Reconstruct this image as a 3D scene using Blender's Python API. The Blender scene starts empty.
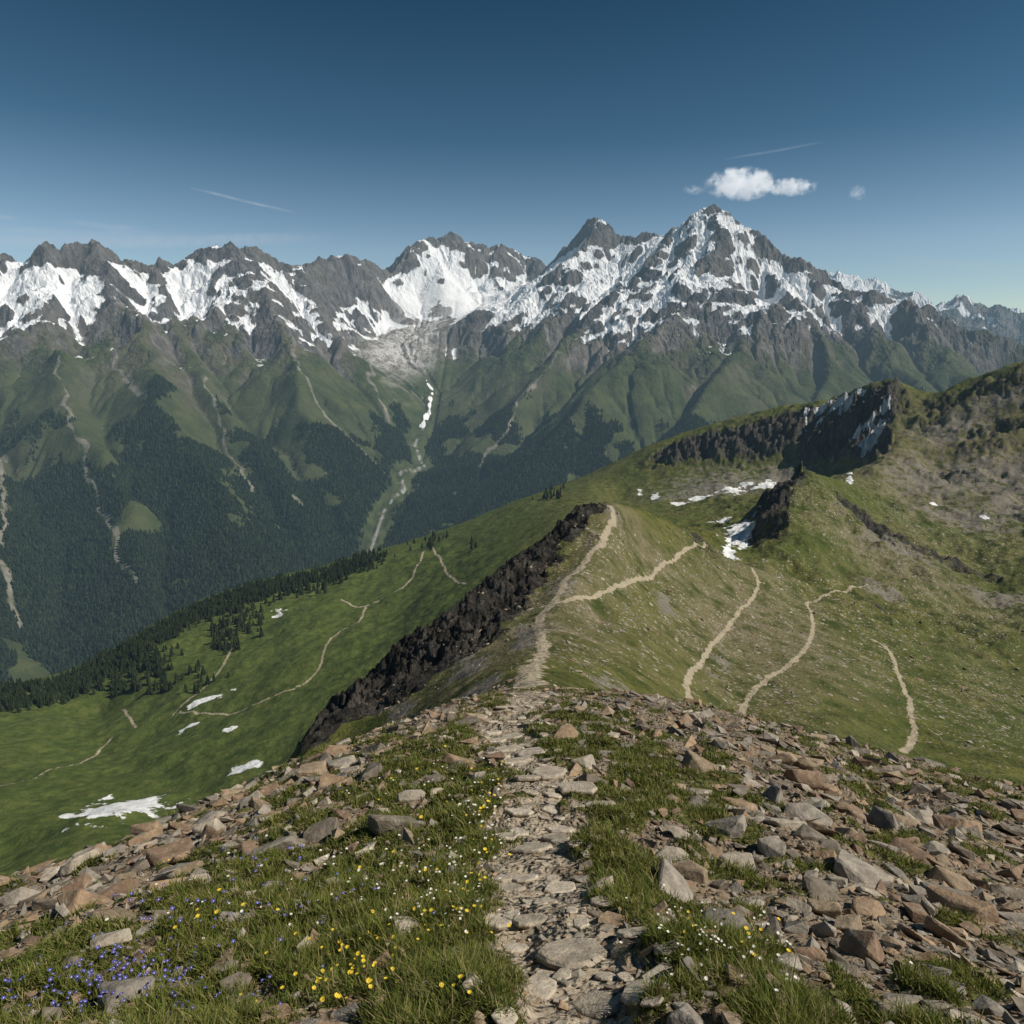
import bpy, bmesh, math, random, time
import numpy as np
T0=time.time()
rng=np.random.default_rng(7); random.seed(7)
f32=np.float32
scene=bpy.context.scene
COL=scene.collection
# ------------------------------------------------------------ survey helpers
TAN=.75; TH=math.radians(14); CT,ST=math.cos(TH),math.sin(TH)
def sight(h,v):
    a=(h-512)/512*TAN; b=(512-v)/512*TAN; Y=CT+b*ST
    return a/Y,(b*CT-ST)/Y
def P(h,v,R):
    a,t=sight(h,v); return (a*R,R,t*R)
# ------------------------------------------------------------ noise
_p=rng.permutation(256); PERM=np.concatenate([_p,_p]).astype(np.int32)
_a=rng.random(256)*2*np.pi; GX=np.cos(_a).astype(f32); GY=np.sin(_a).astype(f32)
def perlin(x,y,seed=0):
    x=np.asarray(x,dtype=np.float64)+seed*17.31; y=np.asarray(y,dtype=np.float64)+seed*9.77
    xf=np.floor(x); yf=np.floor(y)
    xi=xf.astype(np.int64)&255; yi=yf.astype(np.int64)&255
    fx=(x-xf).astype(f32); fy=(y-yf).astype(f32)
    xj=(xi+1)&255; yj=(yi+1)&255
    u=fx*fx*fx*(fx*(fx*6-15)+10); v=fy*fy*fy*(fy*(fy*6-15)+10)
    def g(a,b,dx,dy):
        h=PERM[PERM[a]+b]; return GX[h]*dx+GY[h]*dy
    n0=g(xi,yi,fx,fy); n1=g(xj,yi,fx-1,fy); n2=g(xi,yj,fx,fy-1); n3=g(xj,yj,fx-1,fy-1)
    a=n0+u*(n1-n0); b=n2+u*(n3-n2)
    return (a+v*(b-a))*1.5
def fbm(x,y,octv,seed=0,gain=.5):
    s=0;a=1.
    for i in range(octv):
        s=s+a*perlin(x*2**i,y*2**i,seed+i); a*=gain
    return s
def ridged(x,y,octv,seed=0,gain=.5):
    s=0;a=1.
    for i in range(octv):
        s=s+a*(1-2*np.abs(perlin(x*2**i,y*2**i,seed+i))); a*=gain
    return s
def sstep(a,b,x):
    t=np.clip((x-a)/(b-a),0,1); return t*t*(3-2*t)
def bil(G,fi,fj):
    fi=np.clip(fi,0,G.shape[0]-1.001); fj=np.clip(fj,0,G.shape[1]-1.001)
    i=fi.astype(np.int64); j=fj.astype(np.int64); a=(fi-i); b=(fj-j)
    return G[i,j]*(1-a)*(1-b)+G[i+1,j]*a*(1-b)+G[i,j+1]*(1-a)*b+G[i+1,j+1]*a*b
def blur(G,n=1):
    for _ in range(n):
        Q=np.pad(G,1,mode='edge'); G=(Q[:-2,1:-1]+2*Q[1:-1,1:-1]+Q[2:,1:-1])/4
        Q=np.pad(G,1,mode='edge'); G=(Q[1:-1,:-2]+2*Q[1:-1,1:-1]+Q[1:-1,2:])/4
    return G
# ------------------------------------------------------------ mesh helpers
def mk(name,V,F,mat,smooth=True,attrs=None,cols=None,label=None,category=None,kind=None):
    me=bpy.data.meshes.new(name)
    V=np.ascontiguousarray(V,dtype=f32); F=np.ascontiguousarray(F,dtype=np.int32)
    me.vertices.add(len(V)); me.vertices.foreach_set('co',V.ravel())
    me.loops.add(F.size); me.loops.foreach_set('vertex_index',F.ravel())
    me.polygons.add(len(F)); me.polygons.foreach_set('loop_start',np.arange(0,F.size,F.shape[1],dtype=np.int32))
    me.update(calc_edges=True)
    me.polygons.foreach_set('use_smooth',np.full(len(F),smooth))
    for k,a in (attrs or {}).items():
        at=me.attributes.new(k,'FLOAT','POINT'); at.data.foreach_set('value',np.ascontiguousarray(a,dtype=f32).ravel())
    for k,a in (cols or {}).items():
        at=me.attributes.new(k,'FLOAT_COLOR','POINT')
        q=np.ones((len(V),4),f32); q[:,:3]=a; at.data.foreach_set('color',q.ravel())
    me.materials.append(mat)
    ob=bpy.data.objects.new(name,me); COL.objects.link(ob)
    if label: ob['label']=label
    if category: ob['category']=category
    if kind: ob['kind']=kind
    return ob
def subset(V,F,sel,attrs):
    Fs=F[sel]; used,inv=np.unique(Fs.ravel(),return_inverse=True)
    return V[used],inv.reshape(Fs.shape),{k:a[used] for k,a in attrs.items()}
def gridfaces(nr,nc):
    i=np.arange(nr-1)[:,None]*nc+np.arange(nc-1)[None,:]
    i=i.ravel(); return np.stack([i,i+1,i+nc+1,i+nc],1)
# ------------------------------------------------------------ materials
class M:
    def __init__(s,name):
        s.m=bpy.data.materials.new(name); s.m.use_nodes=True; s.nt=s.m.node_tree; s.nt.nodes.clear()
    def n(s,typ,**k):
        nd=s.nt.nodes.new(typ)
        for a,b in k.items():
            if a.startswith('_'): setattr(nd,a[1:],b)
            else:
                key=int(a[1:]) if a[0]=='i' and a[1:].isdigit() else a.replace('__',' ')
                s.set(nd.inputs[key],b)
        return nd
    def set(s,sock,b):
        if hasattr(b,'is_output'): s.nt.links.new(b,sock)
        elif isinstance(b,tuple) and len(b)==3 and sock.type=='RGBA': sock.default_value=(*b,1)
        else: sock.default_value=b
    def attr(s,name,out='Fac'): 
        nd=s.n('ShaderNodeAttribute'); nd.attribute_name=name; return nd.outputs[out]
    def math(s,op,a,b=0.,c=0.,clamp=False):
        nd=s.n('ShaderNodeMath',_operation=op,i0=a,i1=b,i2=c); nd.use_clamp=clamp; return nd.outputs[0]
    def mix(s,f,a,b):
        nd=s.n('ShaderNodeMix',_data_type='RGBA'); s.set(nd.inputs[0],f); s.set(nd.inputs[6],a); s.set(nd.inputs[7],b); return nd.outputs[2]
    def mul(s,a,b):
        nd=s.n('ShaderNodeMix',_data_type='RGBA',_blend_type='MULTIPLY'); s.set(nd.inputs[0],1.); s.set(nd.inputs[6],a); s.set(nd.inputs[7],b); return nd.outputs[2]
    def pos(s): return s.n('ShaderNodeNewGeometry').outputs['Position']
    def noise(s,scale,detail=4,rough=.55,vec=None,typ=None):
        nd=s.n('ShaderNodeTexNoise')
        if typ: nd.noise_type=typ
        s.set(nd.inputs['Vector'],vec if vec is not None else s.pos()); s.set(nd.inputs['Scale'],scale); s.set(nd.inputs['Detail'],float(detail)); s.set(nd.inputs['Roughness'],rough)
        return nd.outputs[0]
    def ramp(s,f,a,b,lo=0.,hi=1.):
        nd=s.n('ShaderNodeMapRange',i0=f,i1=a,i2=b,i3=lo,i4=hi); nd.clamp=True; return nd.outputs[0]
    def step(s,f,a,b):
        nd=s.n('ShaderNodeMapRange',_interpolation_type='SMOOTHSTEP',i0=f,i1=a,i2=b); return nd.outputs[0]
    def vor(s,scale,vec=None,feature='F1',rnd=1.):
        return s.n('ShaderNodeTexVoronoi',_feature=feature,Vector=vec if vec is not None else s.pos(),Scale=scale,Randomness=rnd)
    def bump(s,h,strength,dist,normal=None):
        nd=s.n('ShaderNodeBump',Strength=strength,Distance=dist,Height=h)
        if normal is not None: s.set(nd.inputs['Normal'],normal)
        return nd.outputs[0]
    def out(s,col,rough=.9,normal=None,haze=True,spec=.2,extra=None):
        b=s.n('ShaderNodeBsdfPrincipled'); s.set(b.inputs['Base Color'],col); s.set(b.inputs['Roughness'],rough)
        s.set(b.inputs['Specular IOR Level'],spec)
        if normal is not None: s.set(b.inputs['Normal'],normal)
        sh=b.outputs[0]
        if extra: sh=extra(s,sh)
        if haze:  # aerial haze painted in: blue-grey emission mixed into the surface, growing with distance
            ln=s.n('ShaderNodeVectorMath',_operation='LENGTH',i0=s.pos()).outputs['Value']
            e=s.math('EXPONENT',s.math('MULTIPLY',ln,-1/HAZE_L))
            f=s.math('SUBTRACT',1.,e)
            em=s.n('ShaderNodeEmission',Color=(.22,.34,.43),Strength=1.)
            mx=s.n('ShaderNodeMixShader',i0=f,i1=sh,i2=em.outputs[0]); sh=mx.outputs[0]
        o=s.n('ShaderNodeOutputMaterial',Surface=sh); return s.m
HAZE_L=28000.  # distance scale of the haze painted into the materials
def ground_mat():
    m=M('alpine_ground')
    trail=m.attr('trail');snow=m.attr('snow');rock=m.attr('rock');stony=m.attr('stony');dry=m.attr('dry');near=m.attr('near');scree=m.attr('scree');lush=m.attr('lush')
    n1=m.noise(.012,6); n2=m.noise(.09,6,.68); n3=m.noise(.8,5,.65); n4=m.noise(9,5,.6)
    g=m.mix(m.ramp(n2,.36,.64),(.048,.064,.015),(.158,.152,.042))
    g=m.mix(m.ramp(n1,.42,.60),g,m.mix(.5,g,(.080,.105,.026)))
    lg=m.mix(m.ramp(n2,.36,.66),(.050,.082,.018),(.125,.160,.038))
    g=m.mix(m.math('MULTIPLY',lush,.75),g,lg)
    g=m.mix(m.math('MULTIPLY',m.ramp(n3,.45,.7),.65),g,(.035,.044,.015))
    d=m.mix(m.ramp(n3,.35,.65),(.125,.108,.06),(.23,.195,.12))
    g=m.mix(m.math('MULTIPLY',dry,m.ramp(n2,.33,.6),clamp=True),g,d)
    # scattered stones at two sizes
    def stones(col,scale,amount,lo,hi):
        v=m.vor(scale); w=m.n('ShaderNodeSeparateColor',Color=v.outputs['Color'])
        pick=m.math('LESS_THAN',w.outputs[0],amount)
        inside=m.math('LESS_THAN',v.outputs['Distance'],m.math('ADD',m.math('MULTIPLY',w.outputs[1],hi),lo))
        f=m.math('MULTIPLY',pick,inside)
        sc=m.mix(w.outputs[2],(.16,.14,.115),(.38,.34,.285))
        return m.mix(f,col,sc)
    st=m.math('MULTIPLY',stony,m.ramp(n2,.36,.56))
    g=stones(g,.45,m.math('MULTIPLY',st,.6),.12,.32)
    g=stones(g,1.1,m.math('MULTIPLY',st,.65),.15,.35)
    # scree
    vv=m.vor(.9); vs=m.n('ShaderNodeSeparateColor',Color=vv.outputs['Color'])
    sc=m.mix(vs.outputs[0],(.13,.118,.10),(.31,.28,.24))
    sc=m.mix(m.ramp(n2,.38,.62),sc,(.18,.163,.13))
    g=m.mix(m.step(m.math('ADD',scree,m.math('ADD',m.math('MULTIPLY',m.math('SUBTRACT',n3,.5),.9),m.math('MULTIPLY',m.math('SUBTRACT',n2,.5),1.9))),.42,.56),g,sc)
    # cliff rock
    rp=m.n('ShaderNodeMapping',_vector_type='POINT'); m.set(rp.inputs[0],m.pos()); rp.inputs[3].default_value=(1,1,.35)
    r1=m.noise(.16,8,.78,rp.outputs[0])
    r=m.mix(m.ramp(r1,.40,.63),(.020,.019,.018),(.165,.15,.13))
    rk=m.step(m.math('ADD',rock,m.math('ADD',m.math('MULTIPLY',m.math('SUBTRACT',n3,.5),1.6),m.math('MULTIPLY',m.math('SUBTRACT',n2,.5),2.2))),.44,.54)
    g=m.mix(rk,g,r)
    # close soil between the stones
    v8=m.vor(26); v8s=m.n('ShaderNodeSeparateColor',Color=v8.outputs['Color'])
    soil=m.mix(m.ramp(n4,.3,.7),(.115,.085,.056),(.24,.188,.13))
    soil=m.mix(m.math('MULTIPLY',v8s.outputs[0],.6),soil,(.29,.24,.18))
    turf=m.mix(m.ramp(n4,.35,.65),(.045,.055,.016),(.12,.115,.04))
    gf=m.attr('grassy')
    fg=m.mix(m.step(m.math('ADD',gf,m.math('MULTIPLY',m.math('SUBTRACT',n4,.5),.8)),.4,.6),soil,turf)
    g=m.mix(near,g,fg)
    # trail
    tc=m.mix(m.ramp(n4,.3,.7),(.29,.24,.175),(.47,.405,.31))
    tf=m.mix(near,m.mix(m.ramp(n3,.3,.7),(.31,.26,.18),(.44,.38,.28)),m.mix(m.math('MULTIPLY',v8s.outputs[1],.45),tc,(.21,.17,.125)))
    g=m.mix(m.step(m.math('ADD',trail,m.math('MULTIPLY',m.math('SUBTRACT',n3,.5),.8)),.25,.75),g,tf)
    sn=m.step(m.math('ADD',snow,m.math('ADD',m.math('MULTIPLY',m.math('SUBTRACT',n3,.5),.5),m.math('MULTIPLY',m.math('SUBTRACT',n2,.5),1.3))),.44,.58)
    g=m.mix(sn,g,(.74,.75,.76))
    b1=m.bump(m.math('ADD',n4,m.math('MULTIPLY',v8.outputs['Distance'],.6)),m.math('MULTIPLY',near,.85),.045)
    b2=m.bump(n3,m.math('SUBTRACT',.8,m.math('MULTIPLY',sn,.7)),1.1,b1)
    b2=m.bump(n2,m.math('SUBTRACT',.6,m.math('MULTIPLY',near,.6)),4.5,b2)
    b3=m.bump(r1,rk,8.,b2)
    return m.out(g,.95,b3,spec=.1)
def mountain_mat():
    m=M('mountain_surface')
    snow=m.attr('snow');forest=m.attr('forest');scree=m.attr('scree');river=m.attr('river');ice=m.attr('ice');veg=m.attr('veg')
    n0=m.noise(.0011,6,.6); n1=m.noise(.006,9,.7); n2=m.noise(.02,7,.7)
    rp=m.n('ShaderNodeMapping'); m.set(rp.inputs[0],m.pos()); rp.inputs[3].default_value=(1,1,.45); rp.inputs[2].default_value=(.35,.25,0)
    r1=m.noise(.012,9,.78,rp.outputs[0])
    rr=m.noise(.009,8,.6,rp.outputs[0],'RIDGED_MULTIFRACTAL')
    rock=m.mix(m.ramp(r1,.40,.60),(.115,.112,.113),(.40,.385,.37))
    rock=m.mix(m.ramp(rr,.1,1.1),m.mul(rock,(.55,.55,.57)),rock)
    rock=m.mix(m.ramp(n0,.42,.6),rock,m.mix(.4,rock,(.28,.24,.19)))
    gr=m.mix(m.ramp(n1,.35,.65),(.032,.048,.020),(.084,.096,.040))
    br=m.mix(m.ramp(n2,.35,.65),(.085,.078,.053),(.18,.162,.12))
    gr=m.mix(m.ramp(m.math('ADD',veg,m.math('MULTIPLY',m.math('SUBTRACT',n0,.5),.8)),.98,.6,0.,.75),gr,br)
    c=m.mix(m.step(m.math('ADD',veg,m.math('MULTIPLY',m.math('SUBTRACT',n1,.5),1.7)),.3,.6),rock,gr)
    scc=m.mix(m.ramp(n2,.35,.65),(.18,.165,.14),(.33,.305,.265))
    c=m.mix(m.math('MULTIPLY',m.step(m.math('ADD',scree,m.math('MULTIPLY',m.math('SUBTRACT',n1,.5),1.6)),.4,.8),.8),c,scc)
    fo=m.mix(m.ramp(n2,.35,.65),(.012,.020,.010),(.028,.040,.018))
    c=m.mix(m.step(m.math('ADD',forest,m.math('MULTIPLY',m.math('SUBTRACT',n1,.5),.9)),.4,.6),c,fo)
    c=m.mix(river,c,m.mix(m.ramp(n2,.4,.6),(.30,.30,.28),(.46,.47,.46)))
    sf=m.math('ADD',snow,m.math('MULTIPLY',m.math('SUBTRACT',n1,.5),.55))
    sf=m.math('ADD',sf,m.math('MULTIPLY',m.math('SUBTRACT',r1,.5),.38))
    sn=m.step(sf,.47,.53)
    ic=m.mix(m.ramp(r1,.43,.56),(.22,.19,.17),(.62,.60,.58))
    c=m.mix(m.math('MULTIPLY',ice,.95,clamp=True),c,ic)
    c=m.mix(sn,c,(.76,.77,.79))
    keep=m.math('SUBTRACT',1.,m.math('MULTIPLY',sn,.93))
    vk=m.math('MULTIPLY',keep,m.math('SUBTRACT',1.,m.math('MULTIPLY',veg,.55)))
    b0=m.bump(rr,m.math('MULTIPLY',keep,m.math('SUBTRACT',1.,m.math('MULTIPLY',veg,.8))),22.)
    b1=m.bump(r1,vk,60.,b0)
    b2=m.bump(n2,keep,10.,b1)
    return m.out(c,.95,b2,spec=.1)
MG=ground_mat(); MM=mountain_mat()
# ============================================================ NEAR TERRAIN
pts=[]
def add(h,v,R): pts.append((h,v,R))
def line(L,stp=16):
    for (a,b) in zip(L[:-1],L[1:]):
        n=max(1,int(math.hypot(a[0]-b[0],a[1]-b[1])/stp))
        for k in range(n):
            t=k/n; add(a[0]+(b[0]-a[0])*t,a[1]+(b[1]-a[1])*t,math.exp(math.log(a[2])*(1-t)+math.log(b[2])*t))
    add(*L[-1])
for L in [(512,1024,2.33),(512,940,3.57),(512,850,5.5),(512,780,8.6),(512,730,14.5),(0,1000,3.6),(0,940,5.6),(1024,1000,3.0),(1024,900,6.2),(1024,840,10.),
          (300,1000,2.8),(300,900,4.9),(300,820,8.5),(750,1000,2.65),(750,900,4.6),(750,800,8.8),(750,740,15),(150,900,6.5),(900,800,12),(-250,1000,6),(1300,1000,4.5)]: add(*L)
# brow of the near shoulder
line([(-250,965,8),(0,888,10),(150,830,13),(300,765,18),(400,725,22),(470,697,26),(525,690,28),(600,691,27),(700,706,25),(850,745,20),(1024,790,17),(1250,860,15)],30)
line([(-250,1060,14),(0,960,18),(150,905,24),(300,840,32),(400,775,36),(460,725,40)],40)
line([(640,730,42),(700,750,42),(850,800,36),(1024,860,32),(1250,940,28)],40)
line([(-250,960,60),(0,930,60),(150,890,65),(240,850,80)],40)
line([(-250,930,150),(0,910,150),(120,880,160),(240,850,190),(300,830,180)],40)
line([(-250,900,250),(0,885,250),(150,840,270),(280,810,290),(360,760,300),(430,700,320),(500,640,350),(560,600,400),(600,560,450)],40)
# trail crest and first knob
line([(528,674,48),(535,660,75),(545,640,110),(552,612,150),(580,570,195),(603,532,235),(614,503,262)],12)
SPUR=[(614,503,262),(588,508,258),(565,520,248),(540,545,234),(515,553,222),(490,578,208),(462,604,194),(440,620,180),(400,647,165),(350,690,146),(320,713,132),(302,742,115)]
line(SPUR,12)
line([(470,690,66),(420,715,84),(370,742,98),(335,755,104)],25)
line([(505,645,125),(470,655,128),(425,680,124),(380,712,118)],20)
line([(585,545,225),(550,580,195),(520,610,165)],20)
add(300,800,75); add(400,745,55)
# right flank of the knob
line([(614,503,262),(650,519,290),(690,538,330),(712,552,365),(735,556,400)],14)
for L in [(620,560,225),(600,620,165),(650,575,245),(650,640,160),(700,600,255),(690,660,175),(700,712,120),(620,680,90),(590,684,60),(640,700,80),(632,528,265),(670,548,288),
          (758,570,345),(755,600,290),(725,640,225),(740,715,140),(760,690,165),(805,600,335),(815,630,265),(865,585,390),(875,640,290),(912,700,200),(905,752,140),(830,740,110),(830,680,190),
          (1024,795,110),(1024,760,150),(1024,700,240),(1024,640,350),(1024,560,560),(960,620,380),(930,580,450),(1180,600,450),(1180,800,150),(1180,700,260),
          (1024,500,740),(1024,440,900),(1180,450,900),(800,560,400),(790,520,480),(850,540,500),(760,780,60),(900,800,60),(1024,830,60)]: add(*L)
# second knob with its ridge
line([(735,556,400),(745,545,470),(760,520,540),(780,492,585),(805,468,610),(830,480,640),(855,488,700),(862,480,800),(885,455,930),(903,425,1050),(900,400,1120),(893,385,1150)],10)
for L in [(880,520,600),(930,545,570),(980,585,520),(900,490,800),(940,470,880),(930,430,1010),(980,430,960),(960,500,750)]: add(*L)
line([(893,385,1150),(925,397,1130),(960,386,1100),(1000,372,1060),(1040,360,1030),(1180,335,1030)],12)
# cirque wall skyline and the meadow rim
line([(893,385,1150),(860,395,1200),(830,405,1260),(790,411,1320),(760,415,1360),(700,431,1420),(650,447,1440),(600,474,1400),(560,488,1350),(520,502,1310),(460,528,1270),(420,545,1240),(380,556,1200),(330,573,1140),(260,592,1070),(200,612,1000),(140,645,910),(90,680,820),(60,695,780),(0,703,730),(-120,700,700),(-260,700,700)],14)
# hidden back slope into the great valley
for (h,v,R) in [(893,385,1150),(830,405,1260),(700,431,1420),(600,474,1400),(520,502,1310),(420,545,1240),(330,573,1140),(200,612,1000),(90,680,820),(0,703,730),(-260,700,700),(1180,335,1030),(1040,360,1030)]:
    for k,zz in ((1.35,-330),(1.9,-800),(2.6,-1300)):
        p=P(h,v,R); z1=min(p[2]-120*(k-1)/.35,zz) if k<1.5 else zz
        a,t=sight(h,v); R2=R*k; tt=z1/R2
        b=(tt*CT+ST)/(CT-tt*ST); v2=512-b/TAN*512; h2=512+a*(CT+b*ST)/TAN*512
        add(h2,v2,R2)
# foot of the cirque wall and basin
line([(870,470,990),(830,462,1120),(780,468,1180),(720,480,1180),(660,488,1200),(620,500,1180)],20)
for L in [(700,520,760),(650,512,900),(740,500,900),(800,495,800),(780,510,650),(740,525,620),(700,535,480),(680,530,620),(840,478,900),(620,520,700),(640,525,520)]: add(*L)
# left meadows
for L in [(0,862,330),(-250,870,330),(0,800,420),(0,750,560),(-250,780,480),(120,805,400),(250,765,440),(100,745,600),(200,715,600),(100,715,720),(160,660,800),(200,650,830),(240,690,650),
          (300,700,560),(300,650,720),(330,640,760),(330,600,950),(400,620,780),(400,580,1000),(450,600,700),(450,560,1000),(500,560,780),(500,530,1050),(560,515,950),(600,495,1150),(270,620,920),(180,840,340),(260,790,390),(360,680,560),(420,650,560)]: add(*L)
W=np.array([P(*p) for p in pts]); rho=np.hypot(W[:,0],W[:,1]); az=np.arctan2(W[:,0],W[:,1]); q=(W[:,2]+2)/rho
KL=.33; EPS=.007
C=np.stack([az,np.log(rho)*KL],1)
def kern(A,B): return -np.sqrt(((A[:,None,:]-B[None])**2).sum(-1)+EPS**2)
n=len(C); K=kern(C,C)+.0012*np.eye(n); Pm=np.concatenate([np.ones((n,1)),C],1)
S=np.zeros((n+3,n+3)); S[:n,:n]=K; S[:n,n:]=Pm; S[n:,:n]=Pm.T
wt=np.linalg.solve(S,np.concatenate([q,[0,0,0]]))
AZ=np.radians(np.linspace(-57,57,1330))
LR=np.concatenate([np.arange(math.log(.9),math.log(32),.0085),np.arange(math.log(32),math.log(1560),.0042),np.arange(math.log(1560),math.log(3000),.02)])
cA=np.linspace(AZ[0],AZ[-1],600); cL=np.linspace(LR[0],LR[-1],760)
g1,g2=np.meshgrid(cL,cA,indexing='ij'); X=np.stack([g2.ravel(),g1.ravel()*KL],1).astype(f32)
Qc=np.empty(len(X),f32)
Cf=C.astype(f32); w32=wt.astype(f32)
for i in range(0,len(X),20000):
    x=X[i:i+20000]; d=np.sqrt((x[:,0:1]-Cf[None,:,0])**2+(x[:,1:2]-Cf[None,:,1])**2+f32(EPS**2))
    Qc[i:i+20000]=-(d@w32[:n])+w32[n]+x[:,0]*w32[n+1]+x[:,1]*w32[n+2]
Qc=blur(Qc.reshape(g1.shape),1)
NR,NC=len(LR),len(AZ)
LG,AG=np.meshgrid(LR,AZ,indexing='ij')
Q=bil(Qc,(LG-cL[0])/(cL[1]-cL[0]),(AG-cA[0])/(cA[1]-cA[0]))
Q=np.clip(Q,-1.3,.3)
RR=np.exp(LG); GXw=RR*np.sin(AG); GYw=RR*np.cos(AG); Z=Q*RR-2
def grad(Z):
    dr=np.gradient(Z,axis=0)/np.gradient(RR,axis=0); da=np.gradient(Z,axis=1)/(RR*(AZ[1]-AZ[0])); return np.hypot(dr,da)
sl=blur(grad(Z),2)
def idx(x,y):
    r=np.log(np.hypot(x,y)); a=np.arctan2(x,y)
    return np.interp(r,LR,np.arange(NR)),(a-AZ[0])/(AZ[1]-AZ[0])
def H(x,y):
    i,j=idx(np.asarray(x,float),np.asarray(y,float)); return bil(Z,i,j)
def hit(h,v,r0,r1,nst=500):
    a,t=sight(h,v); y=np.exp(np.linspace(math.log(r0),math.log(r1),nst)); x=a*y
    d=t*y-H(x,y); k=np.argmax(d<0)
    if not (d<0).any():
        k=np.argmin(np.abs(d)/y)
    return np.array([x[k],y[k],H(x[k:k+1],y[k:k+1])[0]])
def patch(x,y,h,v,wp,hp,r0,r1,pw=2):
    c=hit(h,v,r0,r1); a=hit(h,v+hp,r0,r1); b=hit(h,v-hp,r0,r1)
    R=np.hypot(c[0],c[1]); rad=max(abs(np.hypot(*b[:2])-np.hypot(*a[:2]))/2,wp*R/683*.4); rad=min(rad,R*.35); tan=wp*R/683
    e=c[:2]/R; dx=x-c[0]; dy=y-c[1]
    dr=(dx*e[0]+dy*e[1])/rad; dt=(dx*e[1]-dy*e[0])/tan
    return np.exp(-((dr*dr+dt*dt)**(pw/2)))
def segdist(x,y,L):
    d=np.full(x.shape,1e9); 
    for a,b in zip(L[:-1],L[1:]):
        ab=b[:2]-a[:2]; l2=(ab**2).sum()+1e-9
        t=np.clip(((x-a[0])*ab[0]+(y-a[1])*ab[1])/l2,0,1)
        d=np.minimum(d,np.hypot(x-a[0]-t*ab[0],y-a[1]-t*ab[1]))
    return d
# crags
def rows(r0,r1): return slice(np.searchsorted(LR,math.log(r0)),np.searchsorted(LR,math.log(r1)))
midS=rows(32,2500)
x=GXw[midS]; y=GYw[midS]
rock=sstep(.80,1.05,sl[midS])*sstep(350,500,RR[midS])
for a in [(770,440,75,18,700,1500),(700,450,50,12,700,1500),(850,425,45,22,700,1500),(885,410,14,20,700,1500),(770,500,20,25,450,800),(790,485,14,12,450,800)]:
    rock=np.maximum(rock,1.0*patch(x,y,*a,pw=3))
for a in [(900,545,40,6,400,800),(960,572,40,6,400,800),(860,520,25,5,400,800)]:
    rock=np.maximum(rock,.76*patch(x,y,*a,pw=2))
for a in [(960,400,50,5,700,1300),(1010,385,30,5,700,1300),(930,420,12,14,700,1300),(840,500,20,4,400,900),(985,450,30,5,600,1200),(1010,520,25,5,400,1000),(950,480,30,4,600,1200),(1000,430,30,4,600,1200),(700,545,20,5,280,420),(880,610,30,4,250,500),(980,640,30,4,200,500),(606,508,20,4,200,300)]:
    rock=np.maximum(rock,.5*patch(x,y,*a,pw=2))
# the ridge's own steep left face: everything beyond the grass edge along the crest
edge=[hit(h_,v_,60,262) for h_,v_ in [(604,514),(590,526),(566,556),(543,590),(520,618),(490,645),(455,668),(400,700),(350,732),(318,750)]]
ea=np.array([math.atan2(p[0],p[1]) for p in edge])[::-1]; el=np.array([math.log(np.hypot(p[0],p[1])) for p in edge])[::-1]
lrin=np.interp(AG[midS],ea,el)
inaz=(AG[midS]<ea[-1])*sstep(ea[0]-.05,ea[0]-.005,AG[midS])*(RR[midS]<320)*(RR[midS]>60)
over=LG[midS]-lrin+fbm(x/16,y/16,4,77,.6)*.085
face=sstep(-.05,.12,over)*inaz*(1-sstep(0,1,(RR[midS]-280)/40))
rock=np.clip(np.maximum(rock,face),0,1)
ROCK=np.zeros_like(Z,dtype=f32); ROCK[midS]=rock
amp=RR[midS]*.010
zz=Z[midS]
zz=zz+rock*amp*1.3*(ridged(x/38,y/38,6,3,.62)-.6)*sstep(60,120,RR[midS])*(1-face)
cr_=ridged(x/12+fbm(x/15,y/15,2,8)*.5,y/12,5,33,.64)
zz=zz+face*sstep(0,.18,over)*((cr_-1.1)*2.5+(ridged(x/3.5,y/3.5,3,37,.6)-.8)*1.0)
zz=zz-face*sstep(.0,.12,over)*1.2
fade=sstep(34,80,RR[midS])
zz=zz+fade*(fbm(x/60,y/60,4,11)*1.7*np.clip(RR[midS]/300,.2,2)+fbm(x/9,y/9,4,17,.55)*.46+fbm(x/24,y/24,3,19)*.9*sstep(100,300,RR[midS]))
zz=zz+sstep(250,500,RR[midS])*sstep(math.radians(8),math.radians(18),AG[midS])*(ridged(x/55,y/55,5,21,.62)-.7)*3.6*(RR[midS]<1500)
zz=zz+sstep(330,450,RR[midS])*(1-sstep(1000,1300,RR[midS]))*sstep(math.radians(-2),math.radians(-8),AG[midS])*(fbm(x/110,y/110,3,25)*5.5+ridged(x/45,y/45,3,27)*1.0)
Z[midS]=zz
nearS=rows(.9,34); x=GXw[nearS]; y=GYw[nearS]
Z[nearS]+=(fbm(x/2.2,y/2.2,3,23)*.17+fbm(x/.45,y/.45,3,29)*.045)*sstep(.9,3,RR[nearS])*(1-sstep(30,34,RR[nearS]))
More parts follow.
